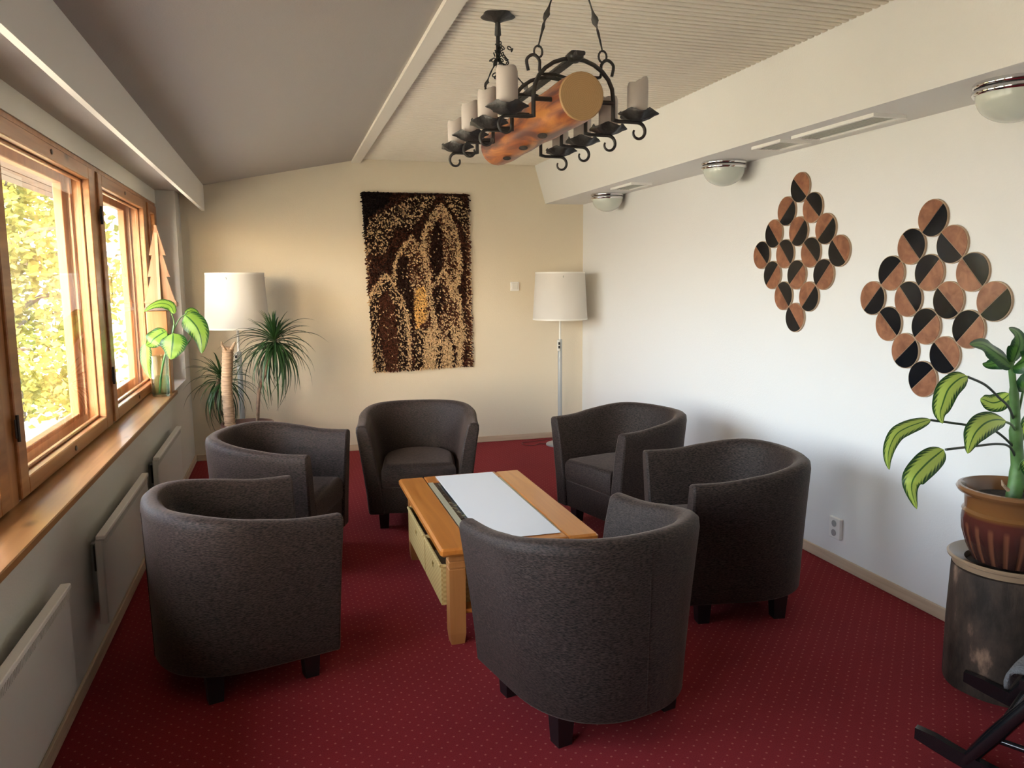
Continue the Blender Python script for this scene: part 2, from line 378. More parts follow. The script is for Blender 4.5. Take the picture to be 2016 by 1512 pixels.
def stone_mat():
    m, nt, b = new_mat('dark_slate_mosaic'); L = nt.links.new
    tc = N(nt, 'ShaderNodeTexCoord'); v = N(nt, 'ShaderNodeTexNoise'); v.inputs['Scale'].default_value = 16; v.inputs['Detail'].default_value = 5; v.inputs['Distortion'].default_value = 1.0
    L(tc.outputs['Object'], v.inputs['Vector'])
    r = N(nt, 'ShaderNodeValToRGB'); e = r.color_ramp.elements; e[0].position = .45; e[0].color = (.012,.013,.010,1); e[1].position = .68; e[1].color = (.26,.24,.12,1)
    q = e.new(.56); q.color = (.05,.05,.045,1)
    L(v.outputs[0], r.inputs[0]); L(r.outputs[0], b.inputs['Base Color']); b.inputs['Roughness'].default_value = .15; return m
M['slate'] = stone_mat()
def stump_mat():
    m, nt, b = new_mat('mottled_stump_glaze'); L = nt.links.new
    tc = N(nt, 'ShaderNodeTexCoord'); mp = N(nt, 'ShaderNodeMapping'); mp.inputs['Scale'].default_value = (1,1,.45); mp.inputs['Rotation'].default_value = (.3,.2,0); L(tc.outputs['Object'], mp.inputs[0])
    v = N(nt, 'ShaderNodeTexNoise'); v.inputs['Scale'].default_value = 9; v.inputs['Detail'].default_value = 8; v.inputs['Roughness'].default_value = .62; L(mp.outputs[0], v.inputs['Vector'])
    r = N(nt, 'ShaderNodeValToRGB'); e = r.color_ramp.elements; e[0].position = .38; e[0].color = (.026,.019,.014,1); e[1].position = .70; e[1].color = (.32,.20,.13,1)
    q = e.new(.58); q.color = (.075,.050,.036,1)
    L(v.outputs[0], r.inputs[0]); L(r.outputs[0], b.inputs['Base Color']); b.inputs['Roughness'].default_value = .6; b.inputs['Specular IOR Level'].default_value = .25
    bp = N(nt, 'ShaderNodeBump'); bp.inputs['Strength'].default_value = .5; bp.inputs['Distance'].default_value = .02
    L(v.outputs[0], bp.inputs['Height']); L(bp.outputs[0], b.inputs['Normal']); return m
M['stump'] = stump_mat()
def glaze_mat():
    m, nt, b = new_mat('brown_glaze'); L = nt.links.new
    tc = N(nt, 'ShaderNodeTexCoord'); sp = N(nt, 'ShaderNodeSeparateXYZ'); L(tc.outputs['Object'], sp.inputs[0])
    r = N(nt, 'ShaderNodeValToRGB'); e = r.color_ramp.elements; e[0].position = 0; e[0].color = (.030,.014,.012,1); e[1].position = 1; e[1].color = (.19,.085,.035,1)
    for p, c in ((.45,(.045,.015,.012)), (.66,(.085,.022,.015)), (.70,(.17,.070,.020)), (.9,(.16,.068,.025))):
        q = e.new(p); q.color = (*c, 1)
    mr = N(nt, 'ShaderNodeMapRange'); mr.inputs[1].default_value = .44; mr.inputs[2].default_value = .81; L(sp.outputs[2], mr.inputs[0]); L(mr.outputs[0], r.inputs[0])
    # glaze pools in the flutes: paler ribs between them
    cx = N(nt, 'ShaderNodeMath', operation='SUBTRACT'); L(sp.outputs[0], cx.inputs[0]); cx.inputs[1].default_value = 2.665
    cy = N(nt, 'ShaderNodeMath', operation='SUBTRACT'); L(sp.outputs[1], cy.inputs[0]); cy.inputs[1].default_value = 2.235
    at = N(nt, 'ShaderNodeMath', operation='ARCTAN2'); L(cy.outputs[0], at.inputs[0]); L(cx.outputs[0], at.inputs[1])
    mu = N(nt, 'ShaderNodeMath', operation='MULTIPLY'); L(at.outputs[0], mu.inputs[0]); mu.inputs[1].default_value = 20
    si = N(nt, 'ShaderNodeMath', operation='COSINE'); L(mu.outputs[0], si.inputs[0])
    m1 = N(nt, 'ShaderNodeMapRange'); m1.inputs[1].default_value = .2; m1.inputs[2].default_value = .9; m1.inputs[3].default_value = 0; m1.inputs[4].default_value = .8; L(si.outputs[0], m1.inputs[0])
    m2 = N(nt, 'ShaderNodeMapRange'); m2.inputs[1].default_value = .665; m2.inputs[2].default_value = .645; L(sp.outputs[2], m2.inputs[0])
    m3 = N(nt, 'ShaderNodeMath', operation='MULTIPLY'); L(m1.outputs[0], m3.inputs[0]); L(m2.outputs[0], m3.inputs[1])
    mx = N(nt, 'ShaderNodeMixRGB'); mx.inputs[2].default_value = (.17,.062,.032,1); L(m3.outputs[0], mx.inputs[0]); L(r.outputs[0], mx.inputs[1])
    L(mx.outputs[0], b.inputs['Base Color']); b.inputs['Roughness'].default_value = .2; b.inputs['Coat Weight'].default_value = .3; return m
M['glaze'] = glaze_mat()
M['ring_tan'] = plain('tan_glaze', (.30,.20,.12), .35, coat=.3)
def log_mats():
    m, nt, b = new_mat('varnished_log'); L = nt.links.new
    tc = N(nt, 'ShaderNodeTexCoord'); mp = N(nt, 'ShaderNodeMapping'); mp.inputs['Scale'].default_value = (14,3,14); L(tc.outputs['Object'], mp.inputs[0])
    v = N(nt, 'ShaderNodeTexNoise'); v.inputs['Scale'].default_value = 1; v.inputs['Detail'].default_value = 5; v.inputs['Distortion'].default_value = 1.2; L(mp.outputs[0], v.inputs['Vector'])
    r = N(nt, 'ShaderNodeValToRGB'); e = r.color_ramp.elements; e[0].position = .41; e[0].color = (.10,.026,.022,1); e[1].position = .62; e[1].color = (.50,.19,.045,1)
    q = e.new(.52); q.color = (.30,.085,.03,1)
    L(v.outputs[0], r.inputs[0]); L(r.outputs[0], b.inputs['Base Color']); b.inputs['Roughness'].default_value = .38; b.inputs['Coat Weight'].default_value = .12
    m2, nt, b = new_mat('log_end_grain'); L = nt.links.new
    tc = N(nt, 'ShaderNodeTexCoord'); mp = N(nt, 'ShaderNodeMapping'); mp.inputs['Location'].default_value = (-.92, 0, -2.165); L(tc.outputs['Object'], mp.inputs[0])
    wv = N(nt, 'ShaderNodeTexWave', wave_type='RINGS', rings_direction='Y'); wv.inputs['Scale'].default_value = 55; wv.inputs['Distortion'].default_value = 2.5; wv.inputs['Detail Scale'].default_value = 4; L(mp.outputs[0], wv.inputs['Vector'])
    r = N(nt, 'ShaderNodeValToRGB'); e = r.color_ramp.elements; e[0].color = (.42,.255,.11,1); e[1].color = (.48,.30,.135,1); L(wv.outputs[0], r.inputs[0]); L(r.outputs[0], b.inputs['Base Color'])
    b.inputs['Roughness'].default_value = .6
    return m, m2
M['log'], M['log_end'] = log_mats()

# ---------------------------------------------------------------- room shell
XL, XR, YB, YF = -0.82, 2.92, 7.38, -3.4        # walls; YF is behind the camera
WX = -0.965                                      # inner face of the windows
ZS, ZT = 0.79, 2.245                             # sill top, window head
struct('floor', MB().box(XL-.3, XR+.2, YF-.2, YB+.2, -.12, 0), M['carpet'])
struct('wall_back', MB().box(XL-.3, XR+.2, YB, YB+.2, 0, 3.0), M['cream_wall'])
struct('wall_right', MB().box(XR, XR+.2, YF, YB, 0, 3.0), M['white_wall'])
struct('wall_front', MB().box(XL-.3, XR+.2, YF-.2, YF, 0, 3.0), M['cream_wall'])
WY0, WY1 = -.27, 7.07                            # window recess
lw = MB()
lw.box(-1.16, XL, YF, WY1, 0, ZS-.03)            # parapet under the sill
lw.box(-1.16, XL, WY1, YB, 0, 3.0)               # pier towards the back wall
lw.box(-1.16, XL, YF, WY0, 0, 3.0)
lw.box(-1.16, WX-.005, WY0, WY1, ZT, 3.0)        # strip over the windows
struct('wall_left', lw, M['left_wall'])
# parapet top beyond the end of the sill board
struct('trim_1', MB().box(-.985, XL, 6.33, WY1, ZS-.03, ZS-.004), M['left_wall'])
struct('trim_2', MB().cbox(-.985, XL+.022, WY0, 6.33, ZS-.03, ZS, .004), M['sill_wood'])
# pelmet: board with a soffit behind it
struct('trim_3', MB().box(-.645, -.62, YF, YB, 2.22, 2.46), plain('pelmet_paint', (.86,.83,.77), .6))
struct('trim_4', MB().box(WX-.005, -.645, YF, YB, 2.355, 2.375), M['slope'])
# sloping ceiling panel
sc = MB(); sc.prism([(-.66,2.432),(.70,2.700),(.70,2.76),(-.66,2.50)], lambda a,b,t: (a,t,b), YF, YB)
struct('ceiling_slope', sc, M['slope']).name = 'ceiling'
# edge board between slope and slats
tb = MB(); tb.prism([(.655,2.668),(.735,2.672),(.735,2.76),(.655,2.76)], lambda a,b,t: (a,t,b), YF, YB)
struct('trim_5', tb, M['white_paint'])
# slatted ceiling: backing with one slat after the other
XS1 = 2.435
cl = struct('ceiling', MB().box(.735, XS1+.05, YF, YB, 2.728, 2.80), M['slat_back'])
cl.name = 'ceiling.001'
PS = .0463
sm0 = MB(); sm0.cbox(.737, XS1, 0, .031, 2.706, 2.727, .003)
first = sm0.build('slat', M['slat'], cl); sme = first.data
ny = int((YB-1.7)/PS)
first.location.y = YB-PS
for i in range(1, ny):
    s = bpy.data.objects.new('slat', sme); COL.objects.link(s); s.parent = cl; s.location.y = YB-PS*(i+1)
rest = MB()
for i in range(ny, int((YB-YF)/PS)): rest.box(.737, XS1, YB-PS*(i+1), YB-PS*(i+1)+.031, 2.706, 2.727)
rest.build('slat_field', M['slat'], cl, kind='stuff')
# beam box on the right with a leaning face
bm = MB(); bm.prism([(2.52,2.345),(XR,2.345),(XR,2.80),(2.405,2.80),(2.405,2.73)], lambda a,b,t: (a,t,b), YF, YB)
struct('trim_6', bm, M['white_wall'])
# roof over everything, keeps the sky out
struct('ceiling', MB().box(-1.2, XR+.2, YF-.2, YB+.2, 3.0, 3.1), M['slat_back']).name = 'ceiling.002'
# baseboards
struct('baseboard_back', MB().cbox(XL+.013, XR-.013, YB-.013, YB, 0, .058, .003), M['base_wood_x'])
struct('baseboard_right', MB().cbox(XR-.013, XR, YF, YB-.0131, 0, .062, .003), M['base_wood'])
struct('baseboard_left', MB().cbox(XL, XL+.013, YF, YB-.0131, 0, .06, .003), M['base_wood'])

# ---------------------------------------------------------------- windows
bays = [(3.22,4.80),(4.93,6.51),(6.64,7.04),(1.51,3.09),(-.20,1.38)]
def ring(mb, x0, x1, y0, y1, z0, z1, s, r=None, ch=.004):
    r = r or s
    mb.cbox(x0, x1, y0, y0+s, z0, z1, ch); mb.cbox(x0, x1, y1-s, y1, z0, z1, ch)
    mb.cbox(x0, x1, y0+s, y1-s, z0, z0+r, ch); mb.cbox(x0, x1, y0+s, y1-s, z1-r, z1, ch)
for i, (a, b) in enumerate(bays):
    W = struct_empty('window_%d' % (i+1)); W.location = (WX, a, ZS)
    # outer casing that runs round the bay and between bays
    f = MB(); g = .065
    f.box(-1.15, WX-.012, a-g, a-.004, ZS, ZT); f.box(-1.15, WX-.012, b+.004, b+g, ZS, ZT) if i != 2 else f.box(-1.15, WX-.012, b+.004, WY1, ZS, ZT)
    f.box(-1.15, WX-.012, a-.004, b+.004, ZT-.022, ZT); f.box(-1.15, WX-.02, a-.004, b+.004, ZS, ZS+.012)
    # stepped jamb lining inside
    for (xa, xb, d) in ((-1.05,-1.02,.016), (-1.085,-1.075,.03)):
        f.box(xa, xb, a-.004, a+d, ZS+.012, ZT-.022); f.box(xa, xb, b-d, b+.004, ZS+.012, ZT-.022)
        f.box(xa, xb, a+d, b-d, ZT-.022-d, ZT-.022); f.box(xa, xb, a+d, b-d, ZS+.012, ZS+.012+d)
    f.build('casing', M['pine_z'], W)
    ins = MB(); ring(ins, WX-.05, WX, a, b, ZS+.008, ZT-.028, .095, .068)
    S = ins.build('inner_sash', M['pine_z'] if False else M['pine_y'], W)
    bead = MB()
    ring(bead, WX-.058, WX-.036, a+.095, b-.095, ZS+.076, ZT-.096, .014)
    bead.build('glazing_bead', M['pine_z'], W)
    MB().box(WX-.047, WX-.043, a+.09, b-.09, ZS+.07, ZT-.09).build('pane', M['glass'], W)
    out = MB(); ring(out, -1.145, -1.10, a+.012, b-.012, ZS+.024, ZT-.04, .075)
    out.build('outer_sash', M['pine_z'], W)
    MB().box(-1.127, -1.123, a+.08, b-.08, ZS+.09, ZT-.11).build('pane', M['glass'], W)
    if i != 2:
        for zc in (1.07, 1.98):
            h = MB(); h.tube([(WX+.006, a-.002, zc-.05), (WX+.006, a-.002, zc+.05)], .006, 8); h.box(WX, WX+.003, a-.02, a+.02, zc-.035, zc+.035)
            h.build('hinge', M['iron'], W)
    for yc in ((a+b)/2,):
        if i != 2:
            k = MB(); k.lathe([(0.001,0),(.012,0),(.012,.004),(.006,.006)], (0,0,0), 12)
            for zc in (ZT-.06, ZS+.042):
                q = MB(); q.v = [(WX+p[2], yc+p[0], zc+p[1]) for p in k.v]; q.f = list(k.f)
                q.build('screw_cap', M['eave'], W, smooth=40)

# outside ledge below each window, low roof, lawn, eave
struct('trim_7', MB().box(-1.34, -1.15, WY0, 7.2, .70, .775), M['ledge'])
struct('wall_outside', MB().box(-1.36, -1.16, YF, YB+.2, 0, .70), M['ledge']).name = 'wall_outside'
struct('trim_8', MB().box(-2.7, -1.36, -4, 13, .02, .14), M['roofing'])
ev = struct('trim_9', MB().box(-1.95, -1.16, YF-1, 8.7, 2.385, 2.50), M['eave'])
for i in range(7):
    MB().box(-1.94+i*.112, -1.94+i*.112+.10, YF-1, 8.69, 2.360, 2.385).build('board', M['eave'], ev)
lawn = MB().box(-60, -2.7, -40, 70, -2.6, -2.41).build('lawn', M['grass']); tag(lawn, 'sunlit green lawn outside below the windows', 'lawn'); lawn['kind'] = 'stuff'

# ---------------------------------------------------------------- trees outside
def tree(x, y, zg, h, rad, label, n, cols, seed, name='leafy_tree', leafsz=.10):
    rng = random.Random(seed)
    T = thing(name, label, 'tree', (x, y, zg), 0, None)
    tr = MB(); tr.tube([(x,y,zg),(x+.05,y,zg+h*.35),(x-.05,y+.05,zg+h*.7),(x,y,zg+h*.95)], [.16,.12,.08,.02], 8)
    for k in range(9):
        a = rng.uniform(0, 2*PI); z = zg+h*rng.uniform(.2,.8); r = rad*rng.uniform(.5,.85)
        tr.tube([(x,y,z),(x+r*.5*math.cos(a),y+r*.5*math.sin(a),z+.25),(x+r*math.cos(a),y+r*math.sin(a),z+.3)], [.05,.03,.01], 5)
    tr.build('trunk', M['bark'], T, smooth=50)
    mb = MB(); clus = []
    for k in range(70):
        z = rng.uniform(.12, 1.0); rr = rad*math.sqrt(max(.05, 1-abs(z*1.6-.6)**2/1.1)) if z > .2 else rad*.7
        a = rng.uniform(0, 2*PI); q = math.sqrt(rng.random())
        clus.append((x+rr*q*math.cos(a), y+rr*q*math.sin(a), zg+h*z, rng.uniform(.3,.6)))
    for k in range(n):
        c = rng.choice(clus); p = Vector((c[0]+rng.gauss(0,c[3]*.55), c[1]+rng.gauss(0,c[3]*.55), c[2]+rng.gauss(0,c[3]*.38)))
        u = Vector((rng.gauss(0,1), rng.gauss(0,1), rng.gauss(0,.6))).normalized(); v_ = u.cross(Vector((rng.gauss(0,1), rng.gauss(0,1), rng.gauss(0,1)))).normalized()
        s = leafsz*rng.uniform(.6,1.3)
        mb.add([p-u*s*.5, p+v_*s*.3, p+u*s*.6, p-v_*s*.3], [(0,1,2,3)])
    mb.build('foliage', cols, T, kind='stuff')
    return T
def fol(name, c):
    m = bpy.data.materials.new(name); m.use_nodes = True; nt = m.node_tree; nt.nodes.clear(); L = nt.links.new
    o = N(nt, 'ShaderNodeOutputMaterial'); tc = N(nt, 'ShaderNodeTexCoord'); n = N(nt, 'ShaderNodeTexNoise'); n.inputs['Scale'].default_value = 1.6; n.inputs['Detail'].default_value = 4; L(tc.outputs['Object'], n.inputs['Vector'])
    r = N(nt, 'ShaderNodeValToRGB'); e = r.color_ramp.elements; e[0].position = .35; e[1].position = .65; e[0].color = (*[q*.35 for q in c], 1); e[1].color = (*c, 1); L(n.outputs[0], r.inputs[0])
    d = N(nt, 'ShaderNodeBsdfDiffuse'); t = N(nt, 'ShaderNodeBsdfTranslucent'); L(r.outputs[0], d.inputs[0]); L(r.outputs[0], t.inputs[0])
    mx = N(nt, 'ShaderNodeMixShader'); mx.inputs[0].default_value = .4; L(d.outputs[0], mx.inputs[1]); L(t.outputs[0], mx.inputs[2]); L(mx.outputs[0], o.inputs[0]); return m
FM = [fol('foliage_yellow_green', (.42,.40,.11)), fol('foliage_green', (.24,.27,.07))]
tree(-3.1, 10.2, -2.4, 6.2, 1.3, 'bright yellow-green tree close outside the first window', 15000, FM[0], 3)
tree(-4.9, 15.0, -2.4, 8.0, 2.0, 'green tree standing behind the nearer tree outside the windows', 13000, FM[1], 5, leafsz=.15)
tree(-8.5, 21.0, -2.4, 8.5, 2.2, 'large green tree in the distance between the two window trees', 13000, FM[1], 12, leafsz=.17)
tree(-6.6, 10.4, -2.4, 6.0, 1.5, 'yellow-green tree at the left edge of the first window view', 9000, FM[0], 9, leafsz=.13)

# ---------------------------------------------------------------- radiators
def radiator(y0, y1, label):
    R = thing('panel_radiator', label, 'radiator', (XL, (y0+y1)/2, .2), 0, 'flat panel radiators under the window sill')
    xf, xb, z0, z1 = -.748, -.780, .20, .575
    b = MB(); b.cbox(xb, xf, y0, y1, z0, z1-.012, .005); b.build('panel', M['rad'], R)
    t = MB(); t.cbox(xb+.006, xf+.008, y0-.004, y1+.004, z1-.012, z1+.006, .003); t.build('top_cap', M['white_plastic'], R)
    g = MB()
    for k in range(int((y1-y0)/.012)): g.box(xf, xf+.003, y0+.006+k*.012, y0+.012+k*.012, z1-.042, z1-.014)
    g.build('grille', M['rad'], R, kind='stuff')
    for yy in (y0+.12, y1-.12):
        MB().box(XL, xb, yy-.02, yy+.02, z0+.06, z1-.06).build('wall_bracket', M['lamp_grey'], R)
    MB().box(xb-.018, xb, y0+.05, y0+.14, z1-.16, z1-.05).build('dark_block', M['black_plastic'], R)  # small black block behind the near end of the panel
radiator(1.75, 2.87, 'near white panel radiator at the bottom left edge, nearest to the camera')
radiator(3.40, 4.49, 'middle white panel radiator beside the front left armchair')
radiator(4.88, 5.93, 'far white panel radiator near the back corner, beyond the middle one')

# ---------------------------------------------------------------- wall things
def wall_lamp(x, y, label):
    T = thing('dome_lamp', label, 'lamp', (x, y, 2.345), 0, 'opal dome lamps under the beam')
    c = (x, y, 2.345)
    MB().lathe([(.10,0),(.138,0),(.143,-.006),(.143,-.016),(.139,-.021),(.10,-.021)][::-1], c, 48, closed=True).build('chrome_ring', M['chrome'], T, smooth=40)
    MB().lathe([(.10,-.0215),(.134,-.0215),(.134,-.0265),(.10,-.0265)][::-1], c, 48, closed=True).build('dark_reflection_band', M['black_plastic'], T, smooth=40)  # black band painting the dark room's reflection between the chrome rings
    MB().lathe([(.10,-.027),(.139,-.027),(.143,-.032),(.143,-.043),(.138,-.049),(.10,-.049)][::-1], c, 48, closed=True).build('chrome_ring', M['chrome'], T, smooth=40)
    pr = [(.130*math.cos(a)+.0005, -.047-.106*math.sin(a)) for a in [PI/2*k/12 for k in range(13)]]
    MB().lathe(pr[::-1]+[(.110,-.047)], c, 40).build('glass_dome', M['opal'], T, smooth=60)
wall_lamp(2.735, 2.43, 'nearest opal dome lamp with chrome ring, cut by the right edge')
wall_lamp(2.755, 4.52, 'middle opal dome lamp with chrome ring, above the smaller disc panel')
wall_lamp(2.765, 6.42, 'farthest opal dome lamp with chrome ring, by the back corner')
def vent(x0, x1, y0, y1, label):
    T = thing('air_vent', label, 'vent', ((x0+x1)/2, (y0+y1)/2, 2.345), 0, 'air vents in the beam soffit')
    f = MB(); z0, z1 = 2.329, 2.345; f.box(x0,x0+.02,y0,y1,z0,z1).box(x1-.02,x1,y0,y1,z0,z1).box(x0+.02,x1-.02,y0,y0+.02,z0,z1).box(x0+.02,x1-.02,y1-.02,y1,z0,z1)
    f.build('frame', M['white_plastic'], T)
    n = max(3, int((x1-x0-.04)/.024))
    for k in range(n):
        xx = x0+.024+k*(x1-x0-.05)/n
        g = MB(); g.prism([(xx,2.331),(xx+.012,2.343),(xx+.015,2.343),(xx+.003,2.331)], lambda a,b,t: (a,t,b), y0+.02, y1-.02); g.build('louvre', M['rad'], T)
vent(2.615, 2.80, 3.04, 3.64, 'long white air vent in the soffit above the larger disc panel')
vent(2.605, 2.80, 3.72, 3.99, 'short white air vent in the soffit between the long vent and the middle dome lamp')
vent(2.62, 2.80, 5.62, 6.02, 'small white air vent in the soffit beside the farthest dome lamp')

def disc_art(yc, zc, codes, label):
    T = thing('wall_art', label, 'wall art', (XR, yc, zc), 0, 'pair of wooden disc wall panels')
    r = .087; xw = XR
    k = 0
    order = []
    for s in range(7):                            # diamond rows from the top down
        n = 4-abs(3-s)
        for j in range(n): order.append((s, j, n))
    for (s, j, n) in order:
        dz = (3-s)*.1255; dy = -(j-(n-1)/2)*.238       # seen from the room, right is -y
        cy, cz = yc+dy, zc+dz
        code = codes[k]; k += 1
        th = {'BL': -135, 'BR': -45, 'TL': 135, 'TR': 45}[code]     # direction of the black half (image right / up)
        tilt = math.radians(th + (3 if k % 2 else -2))
        base = MB(); pts = [(cy-r*math.cos(2*PI*i/40), cz+r*math.sin(2*PI*i/40)) for i in range(40)]
        base.prism(pts[::-1], lambda a,b,t: (t,a,b), xw-.012, xw-.0005); D = base.build('disc', M['art_edge'], T, smooth=40)
        for sgn, mt, nm, lab in ((1,'art_black','black_half','glossy black half'), (-1,'art_wood','wood_half','walnut half')):
            a0 = tilt - PI/2 if sgn > 0 else tilt + PI/2
            h = MB(); rr = r-.0035; off = .0018*sgn; P = []
            for i in range(21):
                a = a0 + PI*i/20; P.append((cy-(rr*math.cos(a)*.985+off*math.cos(tilt)), cz+rr*math.sin(a)*.985+off*math.sin(tilt)))
            h.prism(P[::-1], lambda a,b,t: (t,a,b), xw-.0145, xw-.011); h.build(nm, M[mt], D, label=lab)
A_ = ['BL','BR','TR','BL','BR','BR','TR','TR','TR','BL','TL','TL','TL','TR','BR','BL']
B_ = ['BR','TR','BL','TL','TL','TR','BR','TR','BL','BR','TR','TL','TL','BR','BL','TL']
disc_art(3.945, 1.747, A_, 'smaller-looking far diamond panel of half-black wooden discs, left of the two')
disc_art(2.962, 1.497, B_, 'larger-looking near diamond panel of half-black wooden discs, behind the potted dieffenbachia')

T = thing('light_switch', 'small white light switch on the back wall between the hanging and the lamp', 'switch', (2.2, YB, 1.54))
MB().cbox(2.155, 2.243, YB-.014, YB, 1.497, 1.585, .003).build('plate', M['white_plastic'], T)
MB().cbox(2.166, 2.228, YB-.021, YB-.013, 1.510, 1.572, .003).build('rocker', M['lamp_white'], T)
T = thing('wall_socket', 'white double wall socket above the right baseboard', 'socket', (XR, 3.51, .215))
MB().cbox(XR-.022, XR, 3.462, 3.552, .158, .276, .003).build('plate', M['white_plastic'], T)
for zc in (.19, .243):
    q = MB(); k = MB().lathe([(.001,0),(.019,0),(.019,.002),(.001,.002)], (0,0,0), 20); q.v = [(XR-.0235-p[2]*.5, 3.507+p[0], zc+p[1]) for p in k.v]; q.f = [f[::-1] for f in k.f]
    q.build('outlet_well', M['lamp_grey'], T, smooth=40)

# ---------------------------------------------------------------- shaggy wall hanging
def pip(p, poly):
    x, y = p; c = False; n = len(poly)
    for i in range(n):
        x1, y1 = poly[i]; x2, y2 = poly[(i+1) % n]
        if (y1 > y) != (y2 > y) and x < (x2-x1)*(y-y1)/(y2-y1)+x1: c = not c
    return c
def dpl(p, pl):
    b = 1e9; px, py = p
    for (x1,y1),(x2,y2) in zip(pl, pl[1:]):
        dx, dy = x2-x1, y2-y1; t = max(0, min(1, ((px-x1)*dx+(py-y1)*dy)/(dx*dx+dy*dy))); b = min(b, math.hypot(px-x1-t*dx, py-y1-t*dy))
    return b
BLK, DRK, BRN, TAN, GLD, MID = (.010,.006,.005), (.030,.012,.008), (.085,.028,.015), (.62,.43,.24), (.74,.44,.15), (.24,.14,.07)
OUT = [  # light contours of the leaves: polyline, half width, colour
 ([(645,160),(560,270),(510,400),(525,540),(545,700),(565,900),(590,1050),(625,1150)],17,TAN), ([(645,160),(690,215),(740,300),(775,430),(792,620),(770,760)],20,TAN),
 ([(420,395),(340,500),(295,600),(288,720)],13,TAN), ([(420,395),(480,470),(520,560),(550,700)],16,TAN),
 ([(225,680),(165,760),(115,850),(88,930)],15,TAN), ([(225,680),(290,760),(345,870),(385,1000),(405,1200),(398,1445)],14,TAN),
 ([(660,650),(620,720),(575,775)],14,TAN), ([(660,650),(720,745),(775,830),(800,1000),(822,1200)],17,TAN),
 ([(700,1120),(650,1170),(615,1240)],10,TAN)]
REG = [  # polygon, probability light, light colour, dark colour  (first match wins)
 ([(480,780),(525,790),(535,900),(530,1030),(450,1110),(430,930),(450,790)],.93,GLD,BRN),
 ([(545,1085),(585,1090),(622,1200),(595,1445),(505,1445),(510,1160)],.95,TAN,MID),
 ([(690,1150),(730,1230),(735,1445),(640,1445),(655,1220)],.95,TAN,MID),
 ([(715,1050),(790,1110),(822,1250),(805,1400),(770,1420),(760,1270),(710,1120)],.9,TAN,BRN),
 ([(700,700),(760,760),(770,900),(720,880),(680,720)],.85,TAN,BRN),
 ([(88,950),(115,1010),(140,1300),(165,1445),(130,1445),(85,1000)],.92,TAN,DRK),
 ([(440,1110),(520,1100),(500,1445),(440,1445)],.48,TAN,DRK), ([(600,1150),(660,1180),(640,1445),(590,1445)],.42,TAN,DRK),
 ([(720,1180),(770,1250),(780,1445),(725,1445)],.4,TAN,DRK),
 ([(600,280),(645,300),(665,520),(655,640),(590,740),(560,560),(575,380)],.03,TAN,DRK),
 ([(645,190),(560,290),(515,420),(560,700),(600,760),(770,760),(785,620),(770,440),(735,310)],.60,TAN,BRN),
 ([(330,560),(395,520),(400,700),(430,800),(425,1130),(420,1300),(400,1100),(370,930),(300,740)],.06,TAN,DRK),
 ([(420,420),(340,520),(300,700),(430,800),(440,1100),(590,1080),(550,800),(510,560)],.52,TAN,BRN),
 ([(175,860),(245,800),(290,920),(320,1200),(315,1445),(235,1445),(170,1120)],.04,TAN,BRN),
 ([(225,700),(110,880),(140,1280),(165,1445),(395,1445),(395,1100),(340,880)],.45,TAN,DRK),
 ([(590,800),(650,740),(665,900),(620,1080),(585,950)],.10,TAN,DRK),
 ([(660,670),(580,790),(600,1080),(640,1160),(700,1110),(820,1150),(790,900),(730,780)],.50,TAN,BRN),
 ([(40,40),(290,60),(230,170),(115,240),(75,420),(50,560)],.0,TAN,BLK),
 ([(115,260),(280,175),(420,90),(610,80),(570,170),(480,260),(430,340),(300,330),(235,520),(80,540),(85,340)],.52,TAN,DRK),
 ([(660,80),(800,90),(865,230),(840,380),(770,240),(700,160)],.45,TAN,DRK),
 ([(840,240),(885,240),(890,1445),(845,1445),(835,900)],.40,TAN,BRN),
 ([(75,560),(120,560),(90,900),(75,900)],.6,TAN,BRN)]
def rug_col(p, rng):
    j = (p[0]+rng.gauss(0,5), p[1]+rng.gauss(0,5))
    for pl, hw, c in OUT:
        if dpl(j, pl) < hw: return c if rng.random() < .9 else BRN
    for poly, pr, lc, dc in REG:
        if pip(j, poly): return lc if rng.random() < (pr*.78 if .35 < pr < .7 else pr) else dc
    return DRK if rng.random() < .6 else BRN
